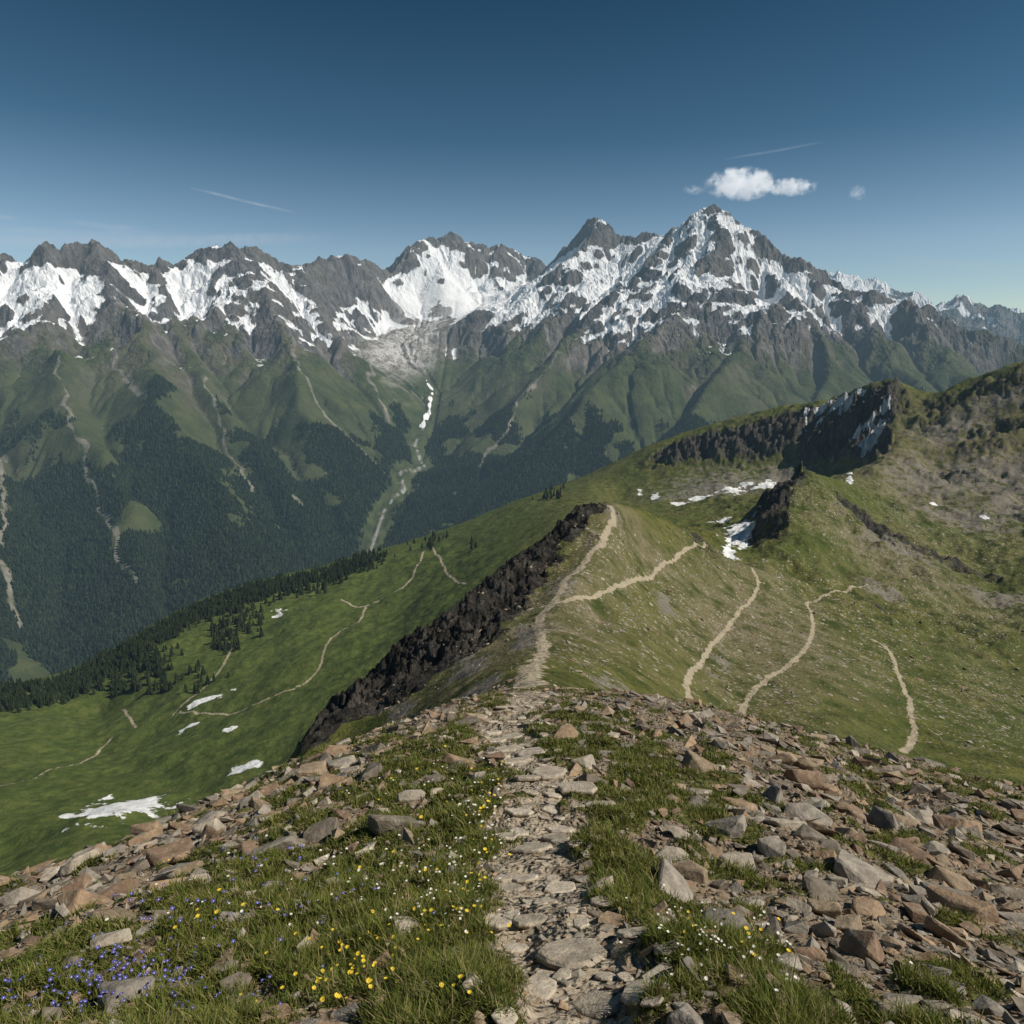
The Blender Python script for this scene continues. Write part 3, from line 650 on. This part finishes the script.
for _ in range(560):
    t=rng.random()**.9*(len(rim)-1); k=min(int(t),len(rim)-2); f=t-k
    h_=rim[k][0]*(1-f)+rim[k+1][0]*f; v_=rim[k][1]*(1-f)+rim[k+1][1]*f
    v_+=3+abs(rng.normal(0,4)) ; p=hit(h_+rng.normal(0,6),v_,450,1300,300); cand.append(p)
for (h_,v_,n_,sx,sy) in [(175,690,10,30,6),(225,650,14,14,6),(150,668,14,24,6),(250,630,10,20,6),(40,700,10,25,3),(130,690,12,26,5),(300,592,10,30,5),(430,548,8,30,4),(560,500,6,20,3)]:
    for _ in range(n_): cand.append(hit(h_+rng.normal(0,sx*.5),v_+rng.normal(0,sy*.5),450,1350,300))
cand=np.array(cand); rng.shuffle(cand)
def put_tree(p,i):
    ob=bpy.data.objects.new('pine_tree',variants[i%5]); hh=rng.uniform(7,15); ob.location=(p[0],p[1],p[2]-.4); ob.scale=(hh,hh,hh); ob.rotation_euler=(0,0,rng.random()*6.28)
    ob['label']='dark green conifer standing at the meadow edge'; ob['category']='tree'; ob['group']='conifers along the meadow edge'; COL.objects.link(ob)
for i,p in enumerate(cand[:300]): put_tree(p,i)
rest=cand[300:]; extra=[]
for p in cand: 
    for _ in range(3):
        k=1+rng.uniform(.0,.12); q_=np.array([p[0]*k+rng.normal(0,10),p[1]*k+rng.normal(0,10),0]); q_[2]=H(q_[0:1],q_[1:2])[0]; extra.append(q_)
allp=np.vstack([rest,np.array(extra)]); hs=rng.uniform(7,15,len(allp)); tin=np.array([.015,.025,.011])+rng.random((len(allp),1))*np.array([.016,.02,.008])
Vt,Ft=conifer_arrays(6,10,5,.3)
v,f_,c_=merge(Vt,Ft,allp-np.array([0,0,.4]),np.stack([hs,hs,hs],1),rng.random(len(allp))*6.28,tin)
mk('conifer_belt',v,f_,MF,smooth=False,cols={'tint':c_},label='belt of dark conifers over the meadow rim',category='forest',kind='stuff')
# ============================================================ ROCKS
RCOL=[(.18,.155,.125),(.275,.215,.15),(.30,.27,.23),(.285,.205,.135),(.215,.197,.172),(.36,.32,.26),(.225,.158,.11)]
def rock_mat(mode):
    m=M({0:'slate_rock',1:'slate_rock_scatter',2:'pale_slab'}[mode])
    if mode==1: c=m.attr('tint','Color'); 
    else:
        r=m.n('ShaderNodeObjectInfo').outputs['Random']
        if mode==2: c=m.mix(r,(.36,.315,.25),(.50,.445,.365))
        else:
            cr=m.n('ShaderNodeValToRGB',Fac=r); e=cr.color_ramp.elements; e[0].color=(*RCOL[0],1); e[1].position=.86; e[1].color=(*RCOL[6],1)
            for k in range(1,6):
                x=e.new(k/7); x.color=(*RCOL[k],1)
            cr.color_ramp.interpolation='CONSTANT'; c=cr.outputs[0]
    tc=m.pos()
    n1=m.noise(7.,7,.65,tc); n2=m.noise(45.,5,.6,tc)
    c=m.mul(c,m.mix(m.ramp(n1,.3,.7),(.60,.58,.56),(1.35,1.33,1.30)))
    c=m.mix(m.math('MULTIPLY',m.ramp(n2,.56,.66),.4),c,(.10,.085,.065))
    li=m.noise(13.,3,.5,tc); c=m.mix(m.math('MULTIPLY',m.ramp(li,.62,.67),.4),c,(.38,.37,.31))
    b=m.bump(n1,.8,.05); b=m.bump(n2,.6,.008,b)
    return m.out(c,.88,b,haze=False,spec=.25)
MR=rock_mat(0); MRS=rock_mat(1); MSL=rock_mat(2)
def rock_bm(seed,npt=16,flat=.42,bev=.035):
    r=np.random.default_rng(seed); bm=bmesh.new()
    for _ in range(npt):
        p=r.uniform(-1,1,3); p=p/ max(np.abs(p).max(),1e-3)*r.uniform(.75,1) if r.random()<.75 else p
        bm.verts.new((p[0]*.5,p[1]*.5*r.uniform(.65,.85),p[2]*.5*flat))
    return finish_hull(bm,bev)
def finish_hull(bm,bev):
    o=bmesh.ops.convex_hull(bm,input=bm.verts)
    bmesh.ops.delete(bm,geom=list({g for g in o['geom_interior']+o['geom_unused'] if isinstance(g,bmesh.types.BMVert)}),context='VERTS')
    bmesh.ops.dissolve_limit(bm,angle_limit=.22,verts=bm.verts,edges=bm.edges)
    if bev: bmesh.ops.bevel(bm,geom=bm.edges[:],offset=bev,segments=1,affect='EDGES')
    bmesh.ops.triangulate(bm,faces=bm.faces); bmesh.ops.recalc_face_normals(bm,faces=bm.faces)
    return bm
def slab_bm(seed):
    r=np.random.default_rng(seed); bm=bmesh.new(); n_=int(r.integers(6,10))
    for k in range(n_):
        a_=(k+r.uniform(-.3,.3))/n_*6.283; ra=r.uniform(.42,.56)
        for z_,s_ in ((.055+r.uniform(-.008,.012),.93),(.0,1.04),(-.09,.9)):
            bm.verts.new((ra*s_*math.cos(a_),ra*s_*math.sin(a_)*.78,z_))
    return finish_hull(bm,.018)
rmesh=[];smesh=[]
for k in range(14):
    bm=rock_bm(100+k,18,[.28,.46,.25,.5][k%4],.022); me=bpy.data.meshes.new('rock'); bm.to_mesh(me); bm.free(); me.materials.append(MR); rmesh.append(me)
for k in range(7):
    bm=slab_bm(500+k); me=bpy.data.meshes.new('flat_rock'); bm.to_mesh(me); bm.free(); me.materials.append(MSL); smesh.append(me)
rarr=[]
for k in range(6):
    bm=rock_bm(300+k,11,.40,0); bm.verts.ensure_lookup_table()
    rarr.append((np.array([v.co[:] for v in bm.verts]),np.array([[v.index for v in f.verts] for f in bm.faces]))); bm.free()
def normal_at(x,y):
    e=.15*np.clip(np.hypot(x,y)/6,1,5); a=(H(x+e,y)-H(x-e,y))/(2*e); b=(H(x,y+e)-H(x,y-e))/(2*e); n_=np.stack([-a,-b,np.ones_like(a)],-1); return n_/np.linalg.norm(n_,axis=-1,keepdims=True)
def euler_mats(nrm,yaw,tilt):
    up_=nrm+tilt; up_/=np.linalg.norm(up_,axis=1,keepdims=True)
    xa=np.stack([np.cos(yaw),np.sin(yaw),np.zeros_like(yaw)],1); xa-= (xa*up_).sum(1,keepdims=True)*up_; xa/=np.linalg.norm(xa,axis=1,keepdims=True)
    ya=np.cross(up_,xa); return np.stack([xa,ya,up_],-1)
def sample_fg(n,amax=42,tlo=-1.35,thi=-.545,mixf=.5):
    a_=np.radians(rng.uniform(-amax,amax,n)); t=rng.uniform(tlo,thi,n); r1=2/(-t-.47); r2=np.exp(rng.uniform(math.log(1.7),math.log(31),n))
    r=np.where(rng.random(n)<mixf,r1,r2); return r*np.sin(a_),r*np.cos(a_)
gridocc={}
def blocked(px,py,ps,f):
    a_,b_=int(math.floor(px/.4)),int(math.floor(py/.4))
    for da in (-1,0,1):
        for db in (-1,0,1):
            for (qx,qy,qs) in gridocc.get((a_+da,b_+db),()):
                if (qx-px)**2+(qy-py)**2<((qs+ps)*f)**2: return True
    return False
def occupy(px,py,ps): gridocc.setdefault((int(math.floor(px/.4)),int(math.floor(py/.4))),[]).append((px,py,ps))
slabs=[(572,958,.42),(634,935,.2),(532,850,.38),(548,775,.6),(560,890,.26),(530,922,.22),(560,832,.32),(640,995,.22),(505,880,.2),(530,755,.6),(596,1008,.24),(512,738,.55),(604,905,.18),(520,815,.3),(578,790,.5),(540,990,.2),(515,950,.16),(555,812,.3),(525,880,.2)]
sl_pos=[]
for (h_,v_,s_) in slabs:
    p=hit(h_,v_,1.2,30)
    if not blocked(p[0],p[1],s_,.42): sl_pos.append((p[0],p[1],s_)); occupy(p[0],p[1],s_)
seg=np.hypot(*np.diff(fgt[:,:2],axis=0).T); cum=np.concatenate([[0],np.cumsum(seg)])
for _ in range(420):
    s=cum[-1]*rng.random()**1.5; px=np.interp(s,cum,fgt[:,0]); py=np.interp(s,cum,fgt[:,1]); R=math.hypot(px,py)
    px+=rng.normal(0,fgw(R)*.55); py+=rng.normal(0,.1); s_=rng.uniform(.08,.28)*min(max(R/5,.8),2.0)
    if not blocked(px,py,s_,.48): sl_pos.append((px,py,s_)); occupy(px,py,s_)
from mathutils import Matrix, Vector
for px,py,s_ in sl_pos[:120]:
    nn=normal_at(np.array([px]),np.array([py])); nn=nn*.45+np.array([[0,.36,.82]])*.55; nn/=np.linalg.norm(nn)
    m3=euler_mats(nn,rng.random(1)*6.28,rng.normal(0,.07,(1,3)))[0]
    ob=bpy.data.objects.new('flat_rock',smesh[int(rng.integers(7))]); ob.matrix_world=Matrix.Translation((px,py,float(H(np.array([px]),np.array([py]))[0])+.012))@Matrix(m3.tolist()).to_4x4()@Matrix.Diagonal((s_*1.1,s_*1.1,s_*1.1,1))
    ob['label']='flat pale stone embedded in bare trodden dirt'; ob['category']='rock'; ob['group']='flat stones set in the footpath'; COL.objects.link(ob)
n_=80000; x,y=sample_fg(n_,44,mixf=.3); R=np.hypot(x,y); g=turf(x,y); td=fgdist(x,y)
dens=sstep(.40,-.35,g)*.72+.09
dens*=np.where(td<fgw(R)*1.1,.12,1.)
k=rng.random(n_)<dens; x,y,R,g,td=x[k],y[k],R[k],g[k],td[k]
sz=np.exp(rng.normal(-2.70,.66,len(x)))*np.clip(R/6.5,.72,2.0)
sz=np.clip(sz,.03,.60); sz=np.where((R<4)&(sz>.2),.16,sz); sz=np.where(td<fgw(R),np.minimum(sz,.08),sz)
order=np.argsort(-sz/R); x,y,R,sz,g=x[order],y[order],R[order],sz[order],g[order]
ok=[]
for i in range(len(x)):
    if not blocked(x[i],y[i],sz[i],.40): occupy(x[i],y[i],sz[i]); ok.append(i)
ok=np.array(ok); x,y,R,sz=x[ok],y[ok],R[ok],sz[ok]
z=H(x,y); nr=normal_at(x,y); yaw=rng.random(len(x))*6.28; tilt=rng.normal(0,.28,(len(x),3)); RM=euler_mats(nr,yaw,tilt)
fx_=np.abs(np.arctan2(x,y))<math.radians(43)
ind=np.where(fx_)[0][:290]
indset=np.zeros(len(x),bool); indset[ind]=True
for i in ind:
    ob=bpy.data.objects.new('rock',rmesh[int(rng.integers(14))]); m4=Matrix(RM[i].tolist()).to_4x4()
    s_=sz[i]*1.2; ob.matrix_world=Matrix.Translation((x[i],y[i],z[i]+s_*.03))@m4@Matrix.Diagonal((s_,s_*rng.uniform(.75,1.1),s_*rng.uniform(.8,1.25),1))
    ob['label']='angular weathered grey-brown rock lying on the ridge'; ob['category']='rock'; ob['group']='loose rocks on the ridge'; COL.objects.link(ob)
pal=np.array(RCOL)
def scatter(name,x,y,z,sz,RM,label,dim=1.):
    vs=[];fs=[];cs=[];off=0; typ=rng.integers(0,6,len(x))
    for t in range(6):
        s_=typ==t
        if not s_.any(): continue
        Vt,Ft=rarr[t]; m_=s_.sum(); sc=np.stack([sz[s_],sz[s_]*rng.uniform(.7,1.1,m_),sz[s_]*rng.uniform(.7,1.2,m_)],1)
        tint=pal[rng.integers(0,len(pal),m_)]*rng.uniform(.8,1.15,(m_,1))*dim
        v,f_,c_=merge(Vt,Ft,np.stack([x[s_],y[s_],z[s_]+sz[s_]*.05],1),sc,np.zeros(m_),tint,RM[s_]); vs.append(v);fs.append(f_+off);cs.append(c_);off+=len(v)
    mk(name,np.vstack(vs),np.vstack(fs),MRS,smooth=False,cols={'tint':np.vstack(cs)},label=label,category='rocks',kind='stuff')
s_=~indset
scatter('loose_scree',x[s_],y[s_],z[s_],sz[s_]*1.15,RM[s_],'loose angular grey and rusty stones covering the ridge')
# fine gravel
n_=50000; gx_,gy_=sample_fg(n_,44,mixf=.6); g=turf(gx_,gy_); td=fgdist(gx_,gy_); intr=td<fgw(np.hypot(gx_,gy_)); k=(rng.random(n_)<sstep(.3,-.2,g)*np.where(intr,.0,1.))|(intr&(rng.random(n_)<.35)); gx_,gy_=gx_[k],gy_[k]; gR=np.hypot(gx_,gy_)
gs=np.exp(rng.normal(-4.0,.55,len(gx_)))*np.clip(gR/4,.7,3)
k=np.array([not blocked(gx_[i],gy_[i],gs[i],.42) for i in range(len(gx_))]); gx_,gy_,gs=gx_[k],gy_[k],gs[k]
scatter('trail_gravel',gx_,gy_,H(gx_,gy_),gs,euler_mats(normal_at(gx_,gy_),rng.random(len(gx_))*6.28,rng.normal(0,.4,(len(gx_),3))),'small gravel and stone chips on bare soil',1.15)
# stones on the middle slopes
n_=150000; a_=np.radians(rng.uniform(-14,40,n_)); r_=np.exp(rng.uniform(math.log(40),math.log(800),n_)); sx_=r_*np.sin(a_); sy_=r_*np.cos(a_)
i_,j_=idx(sx_,sy_); st=(bil(STN,i_,j_)*.6+bil(SCR,i_,j_)*.9+bil(ROCK,i_,j_)*.6)*(1-bil(TRAIL,i_,j_)); cl=sstep(-.1,.6,fbm(sx_/20,sy_/20,4,171)+.05)
k=rng.random(n_)<st*cl*.55; sx_,sy_,r_=sx_[k],sy_[k],r_[k]; ss=np.clip(np.exp(rng.normal(-1.05,.62,len(sx_)))*np.clip(r_/180,.5,1.9),.15,2.6)
scatter('hillside_stones',sx_,sy_,H(sx_,sy_),ss,euler_mats(normal_at(sx_,sy_),rng.random(len(sx_))*6.28,rng.normal(0,.3,(len(sx_),3))),'pale boulders and stones strewn over the grassy flank')
print('rocks',len(x),len(sx_),time.time()-T0)
# ============================================================ GRASS
mg=M('grass_blades')
def tl(s,sh):
    t=s.n('ShaderNodeBsdfTranslucent',Color=s.attr('tint','Color')); return s.n('ShaderNodeMixShader',i0=.35,i1=sh,i2=t.outputs[0]).outputs[0]
MGR=mg.out(mg.attr('tint','Color'),.7,haze=False,spec=.2,extra=tl)
n_=42000; x,y=sample_fg(n_,44,mixf=.5); g=turf(x,y); td=fgdist(x,y); R=np.hypot(x,y)
k=(rng.random(n_)<sstep(-.10,.5,g)*.85)&(td+fgnz(x,y,R)>fgw(R)); x,y,R,g=x[k],y[k],R[k],g[k]
nb=24; lush=(.3+.95*rng.random(len(x))**2.2)*(.7+.6*sstep(.1,.9,g))
bx=np.repeat(x,nb)+rng.normal(0,1,len(x)*nb)*np.repeat(.038*np.clip(R/5,.8,2.5),nb); by=np.repeat(y,nb)+rng.normal(0,1,len(x)*nb)*np.repeat(.038*np.clip(R/5,.8,2.5),nb)
bR=np.hypot(bx,by); bz=H(bx,by)-.01; hh=np.repeat(lush,nb)*rng.uniform(.035,.11,len(bx))*np.clip(.85+R.repeat(nb)/30,.8,1.4)
wd=.0015+bR*.00065; an=rng.random(len(bx))*6.28; la=rng.random(len(bx))*6.28; ln=hh*rng.uniform(.2,1.,len(bx))
dx=np.cos(an)*wd; dy=np.sin(an)*wd; lx=np.cos(la)*ln; ly=np.sin(la)*ln
vv=np.empty((len(bx),5,3),f32)
vv[:,0]=np.stack([bx-dx,by-dy,bz],1); vv[:,1]=np.stack([bx+dx,by+dy,bz],1)
vv[:,2]=np.stack([bx-dx*.7+lx*.35,by-dy*.7+ly*.35,bz+hh*.6],1); vv[:,3]=np.stack([bx+dx*.7+lx*.35,by+dy*.7+ly*.35,bz+hh*.6],1)
vv[:,4]=np.stack([bx+lx,by+ly,bz+hh],1)
ff=np.array([[0,1,3],[0,3,2],[2,3,4]])[None]+(np.arange(len(bx))*5)[:,None,None]
tt=np.repeat(rng.random(len(x)),nb)*.7+.3*rng.random(len(bx)); dryb=rng.random(len(bx))<np.repeat(.05+.35*rng.random(len(x))**2.5,nb)
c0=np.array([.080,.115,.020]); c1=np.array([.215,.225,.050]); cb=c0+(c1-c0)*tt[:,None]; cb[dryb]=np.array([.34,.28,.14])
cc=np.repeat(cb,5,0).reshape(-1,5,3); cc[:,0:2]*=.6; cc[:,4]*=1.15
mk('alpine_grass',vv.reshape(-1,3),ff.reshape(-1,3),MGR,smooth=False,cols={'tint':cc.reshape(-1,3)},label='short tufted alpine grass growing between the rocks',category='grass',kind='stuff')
print('grass',len(bx),time.time()-T0)
# ============================================================ FLOWERS
def simple(name,c,rough=.7):
    m=M(name); n1=m.noise(60.,3); return m.out(m.mul(c,m.mix(n1,(.75,.75,.75),(1.2,1.2,1.2))),rough,haze=False)
PY=simple('yellow_petal',(.74,.54,.05)); PB=simple('blue_petal',(.085,.085,.33)); PW=simple('white_petal',(.75,.74,.69)); PC=simple('flower_centre',(.6,.42,.06)); PSt=simple('flower_stem',(.05,.09,.02))
def flower_mesh(name,npet,rad,wid,pm,h_,seed):
    V=[];F=[];mi=[]; r=random.Random(seed)
    for k in range(4):
        a_=k/4*6.283
        V+= [(.0013*math.cos(a_),.0013*math.sin(a_),0),(.001*math.cos(a_)+.006,.001*math.sin(a_),h_)]
    for k in range(4):
        a_=2*k;b_=2*((k+1)%4); F.append((a_,b_,b_+1,a_+1)); mi.append(2)
    tx,ty=r.uniform(-.35,.35),r.uniform(-.35,.1)
    def tp(x,y,z): return (x+.006,y,h_+z+x*tx+y*ty)
    for k in range(npet):
        a_=k/npet*6.283; ca,sa=math.cos(a_),math.sin(a_); b=len(V)
        for (u,w,z) in ((.12,-.25,0),(.6,-wid,.22),(1,-.35*wid,.30),(1,.35*wid,.30),(.6,wid,.22),(.12,.25,0)):
            x_=u*rad; y_=w*rad; V.append(tp(x_*ca-y_*sa,x_*sa+y_*ca,z*rad))
        F.append(tuple(range(b,b+6))); mi.append(0)
    b=len(V)
    for k in range(7):
        a_=k/7*6.283; V.append(tp(.25*rad*math.cos(a_),.25*rad*math.sin(a_),.12*rad))
    V.append(tp(0,0,.3*rad))
    for k in range(7): F.append((b+k,b+(k+1)%7,b+7)); mi.append(1)
    me=bpy.data.meshes.new(name); me.from_pydata(V,[],F)
    for m_ in (pm,PC if pm!=PB else PW,PSt): me.materials.append(m_)
    me.polygons.foreach_set('material_index',mi); return me
def plant(name,meshes,clusters,label,cat,grp,smin,smax,dz):
    allp=[]
    for (h_,v_,sx,sy,n_) in clusters:
        for _ in range(n_):
            hh_,vv_=h_+rng.normal(0,sx),v_+rng.normal(0,sy)
            if vv_>1040: vv_=1040-rng.random()*30
            p=hit(hh_,vv_,1.2,30,260); 
            if turf(p[0:1],p[1:2])[0]<-.1 or fgdist(p[0:1],p[1:2])[0]<.24: continue
            allp.append(p)
    for p in allp[:298]:
        ob=bpy.data.objects.new(name,meshes[int(rng.integers(len(meshes)))]); s=rng.uniform(smin,smax)*np.clip(np.hypot(p[0],p[1])/3.5,1,1.8); ob.location=(p[0],p[1],p[2]+dz); ob.scale=(s,s,s*rng.uniform(.8,1.2)/np.clip(np.hypot(p[0],p[1])/3.5,1,1.5)); ob.rotation_euler=(rng.normal(0,.15),rng.normal(0,.15),rng.random()*6.28)
        ob['label']=label; ob['category']='flower'; ob['group']=grp; COL.objects.link(ob)
plant('yellow_flower',[flower_mesh('yellow_flower',8,.012,.3,PY,.10,k) for k in range(3)],[(345,975,28,20,36),(330,1000,25,12,14),(440,925,30,18,24),(775,940,35,15,18),(480,870,15,20,18),(400,1000,40,12,10),(720,930,20,20,10),(480,790,12,25,20),(250,920,60,40,16),(400,820,50,30,14)],'small yellow alpine flower standing in the grass','flower','yellow flowers in the grass',.6,1.1,0)
plant('blue_flower',[flower_mesh('blue_flower',5,.011,.42,PB,.08,k) for k in range(3)],[(120,985,40,14,110),(60,1000,40,12,46),(290,880,50,20,40),(210,1010,40,10,20),(250,920,60,20,30),(170,940,50,20,30)],'small deep blue alpine flower standing in the grass','flower','blue flowers in the grass',.7,1.15,0)
plant('white_flower',[flower_mesh('white_flower',9,.008,.26,PW,.10,k) for k in range(3)],[(450,900,35,30,70),(740,960,50,22,70),(480,830,15,30,55),(220,900,60,25,25),(350,860,60,40,40),(690,930,30,20,20),(440,780,35,20,30)],'tiny white alpine daisy standing in the grass','flower','white flowers in the grass',.7,1.2,0)
# ============================================================ CLOUD + CONTRAILS
def cloud(name,h_,v_,R,wx_,wz_,dens,cov,label,seed):
    m=M('cloud_vapour'); tc=m.n('ShaderNodeTexCoord').outputs['Object']
    r=m.n('ShaderNodeVectorMath',_operation='LENGTH',i0=tc).outputs['Value']
    mp=m.n('ShaderNodeMapping'); m.set(mp.inputs[0],tc); mp.inputs[3].default_value=(wx_/wz_,1.2,1.); mp.inputs[1].default_value=(seed*3.1,seed*1.7,0)
    nn=m.noise(1.5,8,.68,mp.outputs[0])
    d=m.math('ADD',m.math('MULTIPLY',m.math('SUBTRACT',1.,r),.8),m.math('MULTIPLY',m.math('SUBTRACT',nn,.5),3.8))
    d=m.math('SUBTRACT',d,cov); d=m.math('MULTIPLY',m.math('MINIMUM',m.math('MAXIMUM',d,0.),.5),m.step(r,1.,.7)); d=m.math('MULTIPLY',d,dens)
    vs=m.n('ShaderNodeVolumeScatter',Color=(1.,1.,1.),Density=d,Anisotropy=0.)
    em=m.n('ShaderNodeEmission',Color=(.86,.92,1.),Strength=m.math('MULTIPLY',d,.38))  # glow added to whiten the cloud, standing in for sunlight scattered inside it
    ad=m.n('ShaderNodeAddShader',i0=vs.outputs[0],i1=em.outputs[0]); m.n('ShaderNodeOutputMaterial',Volume=ad.outputs[0])
    bm=bmesh.new(); bmesh.ops.create_icosphere(bm,subdivisions=3,radius=1.); me=bpy.data.meshes.new(name); bm.to_mesh(me); bm.free(); me.materials.append(m.m)
    ob=bpy.data.objects.new(name,me); ob.location=P(h_,v_,R); ob.scale=(wx_,wz_*1.3,wz_); COL.objects.link(ob); ob['label']=label; ob['category']='cloud'
k9=9000/683
cloud('cloud',741,184,9000,36*k9,16*k9,.022,.10,'small bright white cumulus cloud above the peak',1)
cloud('cloud',790,187,9000,29*k9,9*k9,.018,.12,'flat trailing end of a small white cumulus',2)
cloud('cloud',857,193,9000,11*k9,8*k9,.005,.25,'tiny faint wisp of cloud beside the cumulus',3)
cloud('cloud',694,190,9000,12*k9,5*k9,.006,.15,'tiny faint wisp of cloud beside the cumulus',4)
def contrail(pts_,R,w,dens,label,name='contrail'):
    m=M('contrail_vapour'); u=m.attr('across'); al=m.attr('along')
    f=m.math('MULTIPLY',m.math('MULTIPLY',u,m.ramp(m.noise(.004,4),.3,.65,.35,1.)),al); f=m.math('MULTIPLY',f,dens)
    e=m.n('ShaderNodeEmission',Color=(.75,.85,1.),Strength=.6); tr=m.n('ShaderNodeBsdfTransparent')  # strip glows by itself; its sunlit brightness is painted as emission
    mx_=m.n('ShaderNodeMixShader',i0=f,i1=tr.outputs[0],i2=e.outputs[0]); m.n('ShaderNodeOutputMaterial',Surface=mx_.outputs[0])
    a_=np.array(P(*pts_[0],R)); b_=np.array(P(*pts_[1],R)); n_=60; V=[];ac=[];alg=[]
    for i in range(n_+1):
        t=i/n_; c_=a_+(b_-a_)*t+np.array([0,0,math.sin(t*9)*w*.15])
        for k in range(5):
            o=(k-2)/2; V.append(c_+np.array([0,.3*o*w,o*w])); ac.append(max(0,1-o*o)); alg.append(min(1,4*min(t+.02,1-t+.0)))
    mk(name,np.array(V),gridfaces(n_+1,5),m.m,attrs={'across':np.array(ac),'along':np.array(alg)},label=label,category='contrail' if name=='contrail' else 'cloud')
contrail([(190,188),(300,214)],12000,28,.4,'thin white contrail fading in the blue sky')
contrail([(722,160),(825,142)],12000,26,.2,'thin white contrail fading in the blue sky')
contrail([(-20,212),(20,220)],12000,50,.3,'thin white contrail fading in the blue sky')
contrail([(-60,243),(340,239)],14000,140,.42,'thin veil of high cirrus over the peaks','cirrus_cloud')
contrail([(60,222),(150,230)],14000,70,.24,'thin veil of high cirrus over the peaks','cirrus_cloud')
contrail([(-60,228),(200,236)],14000,90,.22,'thin veil of high cirrus over the peaks','cirrus_cloud')
contrail([(880,262),(1080,268)],14000,120,.16,'thin veil of high cirrus over the peaks','cirrus_cloud')
# ============================================================ LIGHT, SKY, CAMERA
EL,AZS=math.radians(45),math.radians(102)
w=bpy.data.worlds.new('World'); scene.world=w; w.use_nodes=True; nt=w.node_tree; nt.nodes.clear()
sky=nt.nodes.new('ShaderNodeTexSky'); sky.sky_type='NISHITA'; sky.sun_disc=False; sky.sun_elevation=EL; sky.sun_rotation=AZS; sky.altitude=2500; sky.air_density=1.; sky.dust_density=.6; sky.ozone_density=3.
tcw=nt.nodes.new('ShaderNodeTexCoord'); sp=nt.nodes.new('ShaderNodeSeparateXYZ'); nt.links.new(tcw.outputs['Generated'],sp.inputs[0])
cr=nt.nodes.new('ShaderNodeValToRGB'); nt.links.new(sp.outputs[2],cr.inputs[0]); e=cr.color_ramp.elements
e[0].position=0.; e[0].color=(1.0,.95,.82,1); e[1].position=.45; e[1].color=(.12,.31,.34,1)
x_=e.new(.12); x_.color=(1.,.97,.84,1); x_=e.new(.25); x_.color=(.40,.58,.55,1)
mm=nt.nodes.new('ShaderNodeMix'); mm.data_type='RGBA'; mm.blend_type='MULTIPLY'; mm.inputs[0].default_value=1.; nt.links.new(sky.outputs[0],mm.inputs[6]); nt.links.new(cr.outputs[0],mm.inputs[7])
bg=nt.nodes.new('ShaderNodeBackground'); bg.inputs[1].default_value=.1; wo=nt.nodes.new('ShaderNodeOutputWorld')
nt.links.new(mm.outputs[2],bg.inputs[0]); nt.links.new(bg.outputs[0],wo.inputs[0])
sd=bpy.data.lights.new('sun','SUN'); sd.energy=5.0; sd.angle=math.radians(.5); sd.color=(1,.93,.82); so=bpy.data.objects.new('sun',sd); COL.objects.link(so)
dirv=Vector((math.cos(EL)*math.sin(AZS),math.cos(EL)*math.cos(AZS),math.sin(EL))); so.rotation_euler=dirv.to_track_quat('Z','Y').to_euler()
cam=bpy.data.cameras.new('camera'); cam.lens=24; cam.sensor_width=36; cam.clip_start=.1; cam.clip_end=150000; co=bpy.data.objects.new('camera',cam); COL.objects.link(co); co.location=(0,0,0); co.rotation_euler=(math.radians(90-14),0,0); scene.camera=co
scene.view_settings.view_transform='Standard'; scene.view_settings.look='None'; scene.view_settings.exposure=0
print('done',time.time()-T0)
